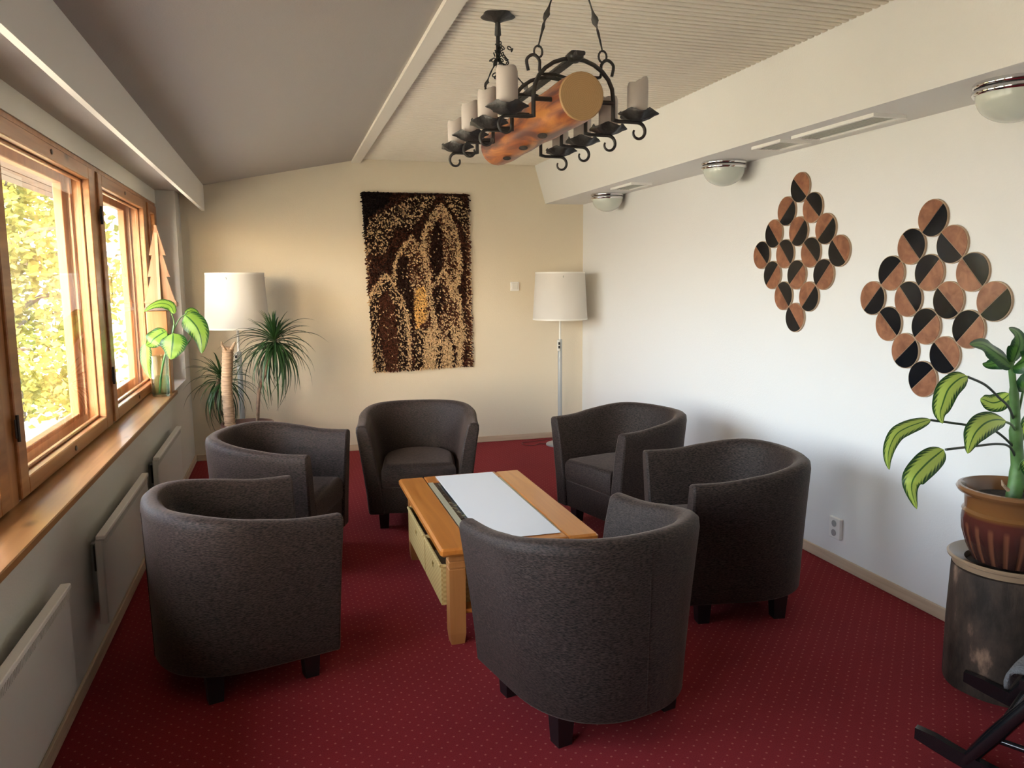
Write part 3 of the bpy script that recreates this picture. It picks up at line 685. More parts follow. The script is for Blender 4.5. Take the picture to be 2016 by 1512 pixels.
def wall_hanging():
    rng = random.Random(11)
    T = thing('wall_hanging', 'shaggy brown and tan hand-knotted wall rug with flame-like leaf shapes on the back wall', 'wall hanging', (1.26, YB, 1.6))
    c = {'tl': (.738,2.415), 'tr': (1.735,2.418), 'bl': (.805,.745), 'br': (1.752,.772)}
    def P(u, v):
        x = lerp(lerp(c['tl'][0],c['tr'][0],u), lerp(c['bl'][0],c['br'][0],u), v); z = lerp(lerp(c['tl'][1],c['tr'][1],u), lerp(c['bl'][1],c['br'][1],u), v); return x, z
    def Q(u, v): return (lerp(lerp(60,858,u), lerp(140,885,u), v), lerp(lerp(62,75,u), lerp(1448,1405,u), v))
    rows = [[(P(i/12,j/16)[0], YB-.012, P(i/12,j/16)[1]) for i in range(13)] for j in range(17)]
    bk = MB(); bk.grid(rows); bk.grid([[(x, YB-.003, z) for x, y, z in r][::-1] for r in rows])
    bk.build('backing', M['soil'], T)
    NU, NV = 92, 150; mb = MB(); cols = []
    for j in range(NV):
        for i in range(NU):
            u = (i+.5+rng.uniform(-.4,.4))/NU; v = (j+.5+rng.uniform(-.4,.4))/NV
            x, z = P(u, v); col = rug_col(Q(u, v), rng); f = rng.uniform(.7,1.25)
            L = rng.uniform(.022,.036); w_ = rng.uniform(.005,.0075)
            edge = 0.012*((u-.5)*2)**9
            dx, dz = rng.gauss(0,.006)+edge, rng.gauss(-.007,.005)
            y0 = YB-.010; y1 = y0-L
            a = rng.uniform(0, PI); ca, sa = math.cos(a)*w_, math.sin(a)*w_
            vs = [(x-ca,y0,z-sa),(x+sa,y0,z-ca),(x+ca,y0,z+sa),(x-sa,y0,z+ca)]
            vs += [(p[0]+dx, y1+.004, p[2]+dz) for p in vs[:4]]
            mb.add(vs, [(4,5,6,7),(0,1,5,4),(1,2,6,5),(2,3,7,6),(3,0,4,7)])
            cols += [tuple(min(1, q*f) for q in col)]*8
    o = mb.build('pile', attr_mat('rug_yarn'), T, kind='stuff')
    ca = o.data.color_attributes.new('Col', 'FLOAT_COLOR', 'POINT')
    ca.data.foreach_set('color', [q for c_ in cols for q in (*c_, 1)])
wall_hanging()

# ---------------------------------------------------------------- floor lamps
def shade_mesh(x, y, z0, z1, r0, r1):
    m = MB(); m.lathe([(r0,z0),(r1,z1),(r1-.004,z1),(r0-.004,z0)], (x,y,0), 48, closed=True); return m
def floor_lamp(x, y, rs, label, base_z=0):
    T = thing('floor_lamp', label, 'floor lamp', (x, y, 0), 0, 'tall floor lamps with linen shades')
    MB().lathe([(.005,0),(.135,0),(.135,.012),(.125,.02),(.02,.024),(.005,.024)], (x,y,0), 40).build('base', M['lamp_grey'], T, smooth=40)
    MB().tube([(x,y,.02),(x,y,1.035)], .021, 20).build('pole', M['lamp_grey'], T, smooth=40)
    MB().tube([(x,y,1.03),(x,y,1.30)], .010, 12).build('upper_rod', M['lamp_white'], T, smooth=40)
    sb = MB().cbox(x-.032, x-.012, y-.034, y-.008, .925, 1.03, .003).build('switch_box', M['lamp_white'], T)
    for zz in (.95, .985): MB().cbox(x-.030, x-.014, y-.040, y-.033, zz, zz+.024, .002).build('button', M['black_plastic'], sb)
    MB().tube([(x,y,1.30),(x,y,1.40)], .018, 12).build('bulb_holder', M['lamp_white'], T, smooth=40)
    sp = MB()
    for k in range(3):
        a = k*2*PI/3+.3; sp.tube([(x,y,1.39),(x+rs*.97*math.cos(a), y+rs*.97*math.sin(a), 1.64)], .0025, 5)
    sp.build('shade_carrier', M['lamp_grey'], T)
    s = shade_mesh(x, y, 1.225, 1.675, rs, rs*.90).build('shade', M['shade'], T, smooth=40)
    h = MB(); h.lathe([(rs+.001,1.224),(rs+.0005,1.238),(rs-.005,1.238),(rs-.005,1.224)], (x,y,0), 48, closed=True); h.build('hem', M['lamp_white'], s, smooth=40); h = MB(); h.lathe([(rs*.90+.002,1.662),(rs*.90+.001,1.676),(rs*.90-.005,1.676),(rs*.90-.005,1.662)], (x,y,0), 48, closed=True)
    h.build('hem', M['lamp_white'], s, smooth=40)
floor_lamp(2.545, 7.02, .262, 'white shaded floor lamp in the right back corner beside the light switch')
floor_lamp(-.365, 6.72, .252, 'white shaded floor lamp in the left back corner behind the dracaena')
cd_ = catmull([(2.44,7.03,.012),(2.36,7.10,.006),(2.28,7.04,.006),(2.20,7.10,.006),(2.22,7.20,.006),(2.34,7.22,.006),(2.48,7.26,.006),(2.60,7.30,.02),(2.62,7.345,.05)], 6)
tag(MB().tube(cd_, .0035, 6).build('power_cord', M['cord'], smooth=60), 'thin dark red power cord curled on the carpet by the right floor lamp', 'cord')

# ---------------------------------------------------------------- armchairs
def chair_proto():
    T = thing('tub_armchair', '', 'armchair', (0,0,0))
    wb, wt, bb, bt, xf = .324, .409, .373, .389, .30
    def plan(s, w_, b_, x_f):
        # s 0..1 from the -y arm tip round the back to the +y arm tip
        x0 = .02; La = x_f-x0
        if s < .2: return (x_f-La*(s/.2), -w_)
        if s > .8: return (x0+La*((s-.8)/.2), w_)
        a = -PI/2 - PI*(s-.2)/.6
        ex = 2/2.35
        ca, sa = math.cos(a), math.sin(a)
        return (x0 + b_*math.copysign(abs(ca)**ex, ca), w_*math.copysign(abs(sa)**ex, sa))
    def H(s): 
        t = sm(1-abs(s-.5)/.5); return .700 + .062*sm(t*1.15)
    NS = 64; rows = []
    TH = .082
    for i in range(NS+1):
        s = i/NS; h = H(s); sec = []
        def P(z, inset):
            g = max(0, (z-.115)/(.78-.115)); gg = g**1.25
            x, y = plan(s, lerp(wb,wt,gg)-inset, lerp(bb,bt,gg)-inset, xf+.012*gg)
            return (x, y, z)
        r = .034
        for z in (.115,.13,.25,.38,.50,.60): sec.append(P(z*(1 if z < .4 else 1), .006 if z == .115 else 0))
        sec.append(P(h-.045, 0))
        for k in range(1, 6):
            a = PI*k/6; 
            cx = TH/2-.0; sec.append(P(h-r+r*math.sin(a)*1.0, cx-cx*math.cos(a)))
        sec.append(P(h-.05, TH-.002))
        for z in (.58,.46,.36,.28,.115): sec.append(P(z, TH+.004 + (.62-z)*.03))
        rows.append(sec)
    n = len(rows[0]); mb = MB()
    vs = [p for r in rows for p in r]; fs = []
    for i in range(NS):
        for j in range(n): j2 = (j+1) % n; fs.append((i*n+j, i*n+j2, (i+1)*n+j2, (i+1)*n+j))
    fs.append(tuple(range(n-1,-1,-1))); fs.append(tuple(NS*n+j for j in range(n)))
    mb.add(vs, fs)
    sh = mb.build('tub_shell', M['fabric'], T, smooth=50, local=True)
    bv = sh.modifiers.new('edge', 'BEVEL'); bv.width = .010; bv.segments = 2; bv.limit_method = 'ANGLE'; bv.angle_limit = math.radians(60)
    sp_ = []
    for k in range(14):
        z = .13+(.72-.13)*k/13; g = max(0, (z-.115)/(.78-.115))**1.25; sp_.append((.02-lerp(bb,bt,g)-.0005, 0, z))
    MB().tube(sp_, .0022, 6).build('back_seam', M['fabric'], T, smooth=60, local=True)
    # base under the seat
    def dplan(w_, xb, x_f, n_=14):
        pts = [(x_f,-w_),(x_f,w_)]
        for k in range(n_+1):
            a = PI/2+PI*k/n_; pts.append((-.02+xb*math.cos(a), w_*math.sin(a)))
        return pts
    b = MB(); b.prism(dplan(.244,.262,.286), lambda a,c,t: (a,c,t), .118, .285); b.build('base', M['fabric'], T, smooth=40, local=True)
    c = MB(); layers = [(.287,.012),(.295,.003),(.33,0),(.395,0),(.415,.006),(.428,.022),(.432,.045)]
    P0 = None; rws = []
    for z, ins in layers:
        pl = dplan(.238-ins, .262-ins, .296-ins); rws.append([(x, y, z+ (0.006 if z > .42 else 0)) for x, y in pl])
    vs = [p for r in rws for p in r]; n = len(rws[0]); fs = [tuple(range(n-1,-1,-1)), tuple((len(rws)-1)*n+j for j in range(n))]
    for i in range(len(rws)-1):
        for j in range(n): fs.append((i*n+j, i*n+(j+1)%n, (i+1)*n+(j+1)%n, (i+1)*n+j))
    c.add(vs, fs); c.build('seat_cushion', M['fabric'], T, smooth=50, local=True)
    for sx in (1,-1):
        for sy in (1,-1):
            l = MB(); x, y = (.198 if sx > 0 else -.176), .232*sy
            t, q = .034, .027
            v = [(x-q,y-q,0),(x+q,y-q,0),(x+q,y+q,0),(x-q,y+q,0),(x-t,y-t,.116),(x+t,y-t,.116),(x+t,y+t,.116),(x-t,y+t,.116)]
            l.add(v, [(0,3,2,1),(4,5,6,7),(0,1,5,4),(1,2,6,5),(2,3,7,6),(3,0,4,7)]); l.build('leg', M['leg_black'], T, local=True)
    return T
ch = chair_proto()
G = 'charcoal tub armchairs around the coffee table'
CH = [((1.053,2.589,0), 102.5, 'charcoal tub armchair seen from behind, nearest the camera at the foot of the table'),
      ((-.208,3.288,0), 15, 'charcoal tub armchair at front left, side on, beside the middle radiator'),
      ((2.061,3.281,0), 171, 'charcoal tub armchair at front right, closest to the right wall and wall socket'),
      ((2.085,4.54,0), 195, 'charcoal tub armchair at back right, in front of the right floor lamp'),
      ((.84,5.11,0), 260, 'charcoal tub armchair facing the camera below the wall rug'),
      ((-.064,4.565,0), -21.5, 'charcoal tub armchair at back left in front of the dracaena')]
for i, (l, a, lab) in enumerate(CH):
    if i == 0: ch.location = l; ch.rotation_euler = (0,0,math.radians(a)); ch['label'] = lab; ch['group'] = G
    else: dup(ch, l, math.radians(a), lab, G)

# ---------------------------------------------------------------- coffee table
TX0, TX1, TY0, TY1, TZ = .600, 1.330, 3.145, 4.405, .460
def coffee_table():
    T = thing('coffee_table', 'orange-varnished wooden coffee table with an inset glass and slate top', 'coffee table', (.965, 3.77, 0))
    z0 = TZ-.038
    IX0, IX1, IY0, IY1 = .748, 1.180, 3.29, 4.275
    MB().cbox(TX0, IX0, TY0, TY1, z0, TZ, .010).build('top_board', M['table_y'], T, smooth=30)
    MB().cbox(IX1, TX1, TY0, TY1, z0, TZ, .010).build('top_board', M['table_y'], T, smooth=30)
    MB().cbox(IX0, IX1, IY1, TY1, z0, TZ, .004).build('top_board', M['table_x'], T, smooth=30)
    MB().cbox(IX0, IX1, TY0, IY0, z0, TZ, .004).build('top_board', M['table_x'], T, smooth=30)
    MB().box(IX0+.03, IX1-.08, IY0, IY1, TZ-.022, TZ-.006).build('slate_panel', M['slate'], T, label='dark mottled slate panel')
    MB().box(IX0, IX0+.03, IY0, IY1, TZ-.02, TZ-.003).build('glass_strip', M['inset_glass'], T, label='pale green glass strip')
    MB().box(IX1-.08, IX1, IY0, IY1, TZ-.02, TZ-.003).build('glass_strip', M['inset_glass'], T, label='pale green glass strip')
    ap = MB(); 
    MB().box(TX0+.07, TX1-.07, TY0+.07, TY0+.09, .375, z0).build('apron', M['table_x'], T); MB().box(TX0+.07, TX1-.07, TY1-.09, TY1-.07, .375, z0).build('apron', M['table_x'], T)
    for x in (TX0+.045, TX1-.045-.072):
        for y in (TY0+.045, TY1-.045-.072):
            l = MB(); q = .072
            def sq(e, z): return [(x+e,y+e,z),(x+q-e,y+e,z),(x+q-e,y+q-e,z),(x+e,y+q-e,z)]
            lv = [sq(.006,0), sq(.0,.05), sq(0,.345), sq(.003,.348), sq(.003,.352), sq(0,.355), sq(0,.378), sq(.003,.381), sq(.003,.385), sq(0,.388), sq(0,z0)]
            vs = [p for r in lv for p in r]; fs = [(3,2,1,0), tuple(range(len(vs)-4, len(vs)))]
            for i in range(len(lv)-1):
                for j in range(4): fs.append((i*4+j, i*4+(j+1)%4, (i+1)*4+(j+1)%4, (i+1)*4+j))
            l.add(vs, fs); l.build('leg', M['table_z'], T)
    MB().box(TX0+.06, TX1-.06, TY0+.06, TY1-.06, .135, .155).build('shelf', M['table_y'], T)
    MB().box(TX0+.34, TX0+.355, TY0+.12, TY1-.12, .155, z0).build('divider', M['table_y'], T)
    return T
coffee_table()
def basket(x0, x1, y0, y1, side, label):
    T = thing('wicker_basket', label, 'basket', ((x0+x1)/2, (y0+y1)/2, .155), 0, 'wicker baskets on the shelf of the coffee table')
    z0, z1, t = .156, .338, .010
    xs = x0 if side < 0 else x1
    # front with a hand hole
    f = MB(); ym, zm = (y0+y1)/2, .275; X0, X1 = (x0, x0+t) if side < 0 else (x1-t, x1)
    for (a,b,c,d) in ((y0,y1,z0,zm-.014),(y0,y1,zm+.014,z1),(y0,ym-.022,zm-.014,zm+.014),(ym+.022,y1,zm-.014,zm+.014)): f.box(X0,X1,a,b,c,d)
    f.build('front_wall', M['wicker'], T)
    o = MB(); A, B = (x1-t, x1) if side < 0 else (x0, x0+t); o.box(A,B,y0,y1,z0,z1).box(x0+t,x1-t,y0,y0+t,z0,z1).box(x0+t,x1-t,y1-t,y1,z0,z1).box(x0+t,x1-t,y0+t,y1-t,z0,z0+.008); o.build('body', M['wicker'], T)
    rim = MB(); rim.tube([(x0,y0,z1),(x1,y0,z1),(x1,y1,z1),(x0,y1,z1),(x0,y0,z1)], .008, 6); rim.build('rim', M['wicker'], T)
basket(.625, .925, 3.70, 4.22, -1, 'wicker basket under the left side of the table, the far one')
basket(.625, .925, 3.275, 3.685, -1, 'wicker basket under the left side of the table, by the near leg')
basket(.985, 1.30, 3.275, 3.72, 1, 'wicker basket under the right side of the table near the closest armchair')
for i, (a,b,c,d) in enumerate([(.66,.90,3.76,4.16), (.65,.905,3.32,3.64)]):
    wh = ['far', 'near'][i]
    for k in range(2):
        m_ = MB().box(a+.01*k, b-.006*k, c+.012*k, d-.016*k, .1665+.062*k, .1665+.062*k+.0615).build('magazine', [M['cord'], M['lamp_grey']][k])
        tag(m_, ['thick dark magazine at the bottom of the %s basket on the left of the table', 'pale magazine lying on top in the %s basket on the left of the table'][k] % wh, 'magazine', 'magazines in the wicker baskets')
def runner():
    rng = random.Random(4); mb = MB(); rows = []
    for j in range(29):
        v = j/28; row = []
        for i in range(9):
            u = i/8; x = lerp(.812, 1.158, u)+ .008*v*u; y = lerp(4.378, 3.20, v); z = TZ+.003+.0004*math.sin(v*17+u*2)
            row.append((x, y, z))
        rows.append(row)
    mb.grid(rows[::-1]); o = mb.build('table_runner', M['paper'])
    so_ = o.modifiers.new('thick', 'SOLIDIFY'); so_.thickness = .0015; so_.offset = 1
    tag(o, 'white paper runner lying along the middle of the coffee table', 'table runner')
runner()

# ---------------------------------------------------------------- log chandelier
CX = .92
def chandelier():
    T = thing('log_chandelier', 'wrought-iron chandelier with a varnished log and eight candle cups hanging from the ceiling', 'chandelier', (CX, 2.85, 2.165))
    rng = random.Random(2)
    ZL = 2.167; y0, y1 = 2.345, 3.325
    # the log
    lg = MB(); n = 28; rows = []
    for i in range(22):
        t = i/21; y = lerp(y0, y1, t); r = .0745*(1+.03*math.sin(t*9)+.02*math.sin(t*23))
        rows.append([(CX+r*(1+.02*math.sin(3*a+t*5))*math.cos(a), y, ZL+r*(1+.02*math.sin(2*a+t*7))*math.sin(a)) for a in [2*PI*k/n for k in range(n)]])
    vs = [p for r in rows for p in r]; fs = []
    for i in range(21):
        for k in range(n): fs.append((i*n+k, (i+1)*n+k, (i+1)*n+(k+1)%n, i*n+(k+1)%n))
    lg.add(vs, fs); L = lg.build('log', M['log'], T, smooth=60)
    for yy, rw, s in ((y0, rows[0], 1), (y1, rows[-1], -1)):
        e = MB(); rim = [(CX+(p[0]-CX)*.94, yy-.003*s, ZL+(p[2]-ZL)*.94) for p in rw]
        vs = list(rw)+rim+[(CX, yy-.003*s, ZL)]; fs = []
        for k in range(n):
            k2 = (k+1) % n
            q = [(k, k2, n+k2, n+k), (n+k, n+k2, 2*n)]
            fs += [f if s > 0 else f[::-1] for f in q]
        e.add(vs, fs); e.build('end_face', M['log_end'], L, label='pale sawn end face')
    # chopped notches along the underside
    for k, yy in enumerate((2.62, 2.86, 3.10)):
        c = MB(); a = math.radians(-116+k*4)
        cen = Vector((CX+.0785*math.cos(a), yy, ZL+.0785*math.sin(a))); nx = Vector((math.cos(a),0,math.sin(a))); ty = Vector((0,1,0)); tx = Vector((-math.sin(a),0,math.cos(a)))
        ring_ = [cen + nx*.003 + ty*(.040*math.cos(q)) + tx*(.014*math.sin(q)) for q in [2*PI*m/14 for m in range(14)]]
        c.add(ring_+[cen+nx*.0035], [(m, (m+1)%14, 14) for m in range(14)]); c.build('notch', M['soil'], L, label='dark chopped notch')
    # arches with candle arms
    YA = [2.41, 2.65, 2.90, 3.15]
    hw = .136
    for ai, ya in enumerate(YA):
        zb = 2.111
        arch = [(CX+s_*1.0, ya, z_) for s_, z_ in [(-hw,zb)]]
        P = [(CX-hw, ya, zb), (CX-hw, ya, zb+.03), (CX-hw, ya, zb+.06)]
        for k in range(1, 12):
            a = PI-PI*k/12; P.append((CX+hw*math.cos(a), ya, 2.180+.116*math.sin(a)))
        P += [(CX+hw, ya, zb+.06), (CX+hw, ya, zb+.03), (CX+hw, ya, zb)]
        MB().tube(P, .0068, 8).build('arch', M['iron'], T, smooth=50)
        MB().tube([(CX-hw, ya, ZL), (CX+hw, ya, ZL)], .0075, 8).build('cross_rod', M['iron'], T, smooth=50)
        for s in (-1, 1):
            xc = CX+s*.224
            arm = [(CX+s*hw, ya, zb+.004), (CX+s*(hw+.02), ya, zb), (xc-s*.02, ya, zb)]
            # scroll that curls down and back
            sc = []; cx, cz, R0 = xc-s*.0, zb-.031, .031
            for k in range(0, 22):
                a = PI/2 - k*(1.55*PI*1.05)/21; r = R0*(1-.55*k/21)
                sc.append((cx+s*r*math.cos(a)*1.0, ya, cz+r*math.sin(a)))
            MB().tube(arm+sc, [.0062]*3+[.0062-.0025*k/21 for k in range(22)], 8).build('candle_arm', M['iron'], T, smooth=50)
            # leafy drip dish
            D = MB(); nn = 32; dz = zb+.006; vsd = []; prof = [(.004,0),(.020,.000),(.038,.007),(.050,.018),(.059,.026)]
            ph = rng.uniform(0, PI)
            for (r, z) in prof:
                for k in range(nn):
                    a = 2*PI*k/nn; lob = 1+ (.22*(r/.06)**3)*max(-.4, math.cos(5*a+ph)); up = .014*(r/.06)**4*math.cos(5*a+ph)
                    vsd.append((xc-s*.002+r*lob*math.cos(a), ya+r*lob*math.sin(a), dz+z+up*-.6))
            m = len(prof); vsd2 = [(x, y, z-.003) for x, y, z in vsd]
            fs = []
            for i in range(m-1):
                for k in range(nn):
                    k2 = (k+1) % nn; fs.append((i*nn+k, i*nn+k2, (i+1)*nn+k2, (i+1)*nn+k)); o_ = m*nn; fs.append((o_+i*nn+k2, o_+i*nn+k, o_+(i+1)*nn+k, o_+(i+1)*nn+k2))
            for k in range(nn):
                k2 = (k+1) % nn; fs.append(((m-1)*nn+k, (m-1)*nn+k2, m*nn+(m-1)*nn+k2, m*nn+(m-1)*nn+k))
            fs.append(tuple(range(nn-1,-1,-1))); D.add(vsd, []) ; D = MB(); D.add(vsd+vsd2, fs)
            D.build('drip_dish', M['iron'], T, smooth=60)
            # candle sleeve with a melted, slanting top
            h = .128+rng.uniform(-.006,.008); sl_ = rng.uniform(.006,.018); a0 = rng.uniform(0, 2*PI) if not (ai == 0 and s == 1) else PI
            if ai == 0 and s == 1: sl_ = .022
            cn = MB(); nn = 28; rr = .034; vs = []
            for (r, zz, wv) in ((rr,0,0),(rr,.5,0),(rr,.93,1),(rr-.003,1.0,1),(rr-.012,1.0,1),(rr-.014,.93,1),(.002,.9,0)):
                for k in range(nn):
                    a = 2*PI*k/nn; top = -sl_*(.5+.5*math.cos(a-a0))-.004*math.cos(3*a) if wv else 0
                    vs.append((xc-s*.002+r*math.cos(a), ya+r*math.sin(a), dz+.004+h*zz+top))
            fs = [tuple(range(nn-1,-1,-1))]
            for i in range(6):
                for k in range(nn): fs.append((i*nn+k, i*nn+(k+1)%nn, (i+1)*nn+(k+1)%nn, (i+1)*nn+k))
            fs.append(tuple(6*nn+k for k in range(nn))); cn.add(vs, fs); cn.build('candle', M['candle'], T, smooth=50)
    # ridge bar with knob
    rb = MB(); rb.cbox(CX-.016, CX+.016, 2.35, 3.22, 2.292, 2.305, .003); rb.build('ridge_bar', M['iron'], T)
    kn = MB(); kn.cbox(CX-.026, CX+.022, 2.375, 2.43, 2.284, 2.314, .009); kn.build('knob', M['iron'], T, smooth=50)
    # cradles, twisted irons, hubs, canopies
    for ci, (yc, hx, hz) in enumerate(((2.44, .108, 2.303), (3.13, .108, 2.303))):
        P = catmull([(CX-hx-.035, yc, hz-.045), (CX-hx-.040, yc, hz-.012), (CX-hx-.018, yc, hz+.004), (CX-hx+.002, yc, hz-.012), (CX-hx+.006, yc, hz-.05), (CX-.06, yc, 2.252), (CX, yc, 2.243), (CX+.06, yc, 2.252), (CX+hx-.006, yc, hz-.05), (CX+hx-.002, yc, hz-.012), (CX+hx+.018, yc, hz+.004), (CX+hx+.040, yc, hz-.012), (CX+hx+.035, yc, hz-.045)], 6)
        MB().tube(P, .0052, 8).build('cradle_hook', M['iron'], T, smooth=50)
        ytop = 2.44 if ci == 0 else 3.31
        hub = Vector((CX, ytop, 2.625 if ci == 0 else 2.53))
        for s in (-1, 1):
            a = Vector((CX+s*(hx+.002), yc, hz+.004)); pts = []; fl = []
            rg = MB(); q0 = a+Vector((0,0,.010)); rg.tube([q0+Vector((.014*math.cos(t), 0, .018*math.sin(t))) for t in [2*PI*k/14 for k in range(15)]], .0035, 6, cap=False); rg.build('eyelet', M['iron'], T, smooth=50)
            b = hub; a2 = a+Vector((0,0,.024))
            m = 26
            for k in range(m+1):
                t = k/m; p = a2.lerp(b, t); p.x += s*.010*math.sin(PI*t)
                wd = .0035+.013*max(0, math.sin(2*PI*(t*1.6-.22)))**3 ; pts.append(p); fl.append((t*PI*4.4, wd, .0026))
            MB().tube(pts, .004, 8, flat=fl).build('twisted_iron', M['iron'], T, smooth=50)
        zc = 2.706
        MB().tube([hub+Vector((0,0,-.01)), (CX, ytop, 2.66)], [.010,.008], 10).build('hub_rod', M['iron'], T, smooth=50)
        MB().lathe([(.009,-.085),(.014,-.080),(.011,-.03),(.030,-.020),(.062,-.010),(.070,-.004),(.066,0)], (CX,ytop,zc), 36, rfn=lambda a,z,i: 1+.10*math.cos(5*a)*(1 if i > 3 else 0)).build('canopy', M['iron'], T, smooth=50)
        # bundled chain
        c = MB(); rg2 = random.Random(20+ci)
        for k in range(60):
            zz = rg2.uniform(-.085,.06); p = Vector((CX+rg2.gauss(.006-.16*zz,.019), ytop-.01+rg2.gauss(0,.012), hub.z+.0+zz)); ax = Vector((rg2.gauss(0,1), rg2.gauss(0,1), rg2.gauss(0,1))).normalized(); u = ax.orthogonal().normalized(); v_ = ax.cross(u)
            c.tube([p+u*(.010*math.cos(t))+v_*(.006*math.sin(t)) for t in [2*PI*q/9 for q in range(10)]], .0026, 5, cap=False)
        c.build('chain_bundle', M['iron'], T, kind='stuff')
chandelier()

# ---------------------------------------------------------------- plants
def blade(mb, pts, width, side, fold=.15, prof=None, nx=6, wave=0.0, face=None):
    C = catmull(pts, 5); m = len(C); rows = []; uvs = []
    side = Vector(side).normalized()
    for i, c in enumerate(C):
        t = i/(m-1); T_ = (C[min(i+1,m-1)]-C[max(i-1,0)]).normalized()
        if face is not None: side = T_.cross(Vector(face))
        s = (side - T_*side.dot(T_)); s = s.normalized() if s.length > 1e-4 else T_.orthogonal(); nrm = T_.cross(s)
        w_ = width*(prof(t) if prof else math.sin(PI*min(1, t*.93+.05))**.75)
        row = []; uv = []
        for j in range(nx+1):
            u = -1+2*j/nx; row.append(c + s*(u*w_*.5) + nrm*(abs(u)*w_*fold + wave*w_*math.sin(t*19+(1 if u > 0 else 2.2))*abs(u)**2)); uv.append((u, t))
        rows.append(row); uvs.append(uv)
    mb.grid(rows, uvs); return mb
PROF = lambda t: max(.02, (math.sin(PI*t**.72))**.8)
def W(u, v, y):
    # a point on the photo's line of sight at a chosen depth, used only to place things in the room
    d = F_ + R_*((u-1008)/FPX) + D_*((v-756)/FPX); t = y/d.y; return EYE + d*t

# potted dieffenbachia on its stand
def big_plant():
    px, py = 2.665, 2.235
    S = thing('plant_stand', 'hollow glazed stump-like stand with a tan rim under the brown plant pot', 'plant stand', (px, py, 0))
    MB().lathe([(.150,.0),(.196,.0),(.200,.02),(.197,.25),(.194,.478),(.180,.482),(.150,.482)], (px,py,0), 48, rfn=lambda a,z,i: 1+.012*math.sin(5*a+z*9)+.006*math.sin(11*a)).build('stump_body', M['stump'], S, smooth=50)
    MB().lathe([(.176,.480),(.192,.484),(.196,.505),(.210,.512),(.212,.520),(.204,.525),(.150,.505),(.148,.482)], (px,py,0), 48, closed=True).build('rim', M['ring_tan'], S, smooth=40)
    P = thing('potted_dieffenbachia', 'large dieffenbachia in a glossy brown fluted pot at the right edge', 'potted plant', (px, py, .507))
    prof = [(.10,.508),(.125,.508),(.150,.56),(.168,.62),(.172,.665),(.169,.695),(.172,.700),(.169,.705),(.163,.712),(.165,.755),(.172,.768),(.190,.776),(.196,.787),(.190,.798),(.180,.800),(.170,.790),(.158,.76),(.150,.74),(.10,.735)]
    def fl(a, z, i): return 1 - ((.05 if i < 3 else .035)*max(0, math.cos(20*a)) if i in (1,2,3) else 0)
    MB().lathe(prof, (px,py,0), 108, rfn=fl).build('pot', M['glaze'], P, smooth=40)
    MB().lathe([(.02,.755),(.10,.752),(.160,.748)][::-1]+[(.001,.757)], (px,py,0), 32).build('soil', M['soil'], P, smooth=60)
    Y = py
    def q(u, v, dy=0): return W(u, v, Y+dy)
    q0_ = q
    def q(u, v, dy=0):
        p = q0_(u, v, dy); p.x = min(p.x, 2.86); return p
    base = Vector((px-.005, py, .74))
    st = MB(); st.tube(catmull([base, q(2003,930), q(2000,860), q(1998,800), q(1993,740), q(1990,712)], 5), [.028]*6+[.023]*6+[.017]*6+[.012]*5+[.010]*3, 12)
    st.build('stem', M['stem'], P, smooth=60)
    def pet(pts, r, mat='petiole'): MB().tube(catmull(pts, 6), r, 7).build('petiole', M[mat], P, smooth=60)
    leafs = [
      # petiole points, blade points (all in photo sight lines at real depths), width, side, material
      ([(2001,905,0),(1988,880,-.02),(1965,874,-.05),(1930,877,-.08),(1862,885,-.12)], [(1858,885,-.12),(1845,895,-.13),(1825,912,-.15),(1800,940,-.17),(1795,965,-.17),(1805,1002,-.18)], .085, 'leaf'),
      ([(2000,885,0),(1975,860,-.0),(1950,845,.0),(1905,837,.02),(1832,827,.05)], [(1832,826,.05),(1812,832,.04),(1785,842,.03),(1765,855,.02),(1752,880,0),(1748,905,-.02),(1751,925,-.03)], .055, 'leaf'),
      ([(1995,825,0),(1985,800,-.04),(1966,782,-.06),(1940,758,-.08),(1905,742,-.10)], [(1905,741,-.10),(1890,745,-.11),(1868,765,-.12),(1856,795,-.13),(1851,815,-.14),(1856,834,-.15)], .075, 'leaf'),
      ([(2000,850,0),(1990,835,-.04),(1975,830,-.08)], [(1980,828,-.09),(1960,826,-.12),(1940,833,-.15),(1922,850,-.17),(1912,870,-.18),(1905,893,-.19)], .085, 'leaf'),
      ([(1996,815,0),(1985,795,.06),(1985,790,.08)], [(1988,775,.08),(1972,788,.09),(1955,793,.10),(1938,787,.11),(1930,785,.12)], .075, 'leaf'),
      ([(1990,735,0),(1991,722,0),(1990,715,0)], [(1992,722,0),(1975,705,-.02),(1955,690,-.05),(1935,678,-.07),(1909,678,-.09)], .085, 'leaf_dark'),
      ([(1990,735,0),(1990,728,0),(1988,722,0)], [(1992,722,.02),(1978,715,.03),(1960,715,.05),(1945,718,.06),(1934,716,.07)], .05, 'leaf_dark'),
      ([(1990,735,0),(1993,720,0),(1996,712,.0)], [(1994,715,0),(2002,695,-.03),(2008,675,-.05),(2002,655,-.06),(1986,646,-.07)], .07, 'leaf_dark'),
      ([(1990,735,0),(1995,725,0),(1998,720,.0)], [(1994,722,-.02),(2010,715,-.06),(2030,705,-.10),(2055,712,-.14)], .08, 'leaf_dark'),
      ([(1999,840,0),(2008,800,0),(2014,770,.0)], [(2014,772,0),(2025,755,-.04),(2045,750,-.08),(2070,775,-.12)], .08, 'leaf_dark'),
      ([(2001,900,0),(2015,860,.02),(2030,830,.05)], [(2030,830,.05),(2050,820,.08),(2075,830,.12),(2095,860,.14)], .08, 'leaf'),
      ([(2002,930,0),(2012,910,-.06),(2020,905,-.09)], [(2020,905,-.09),(2035,920,-.14),(2045,950,-.18),(2040,980,-.2)], .08, 'leaf')]
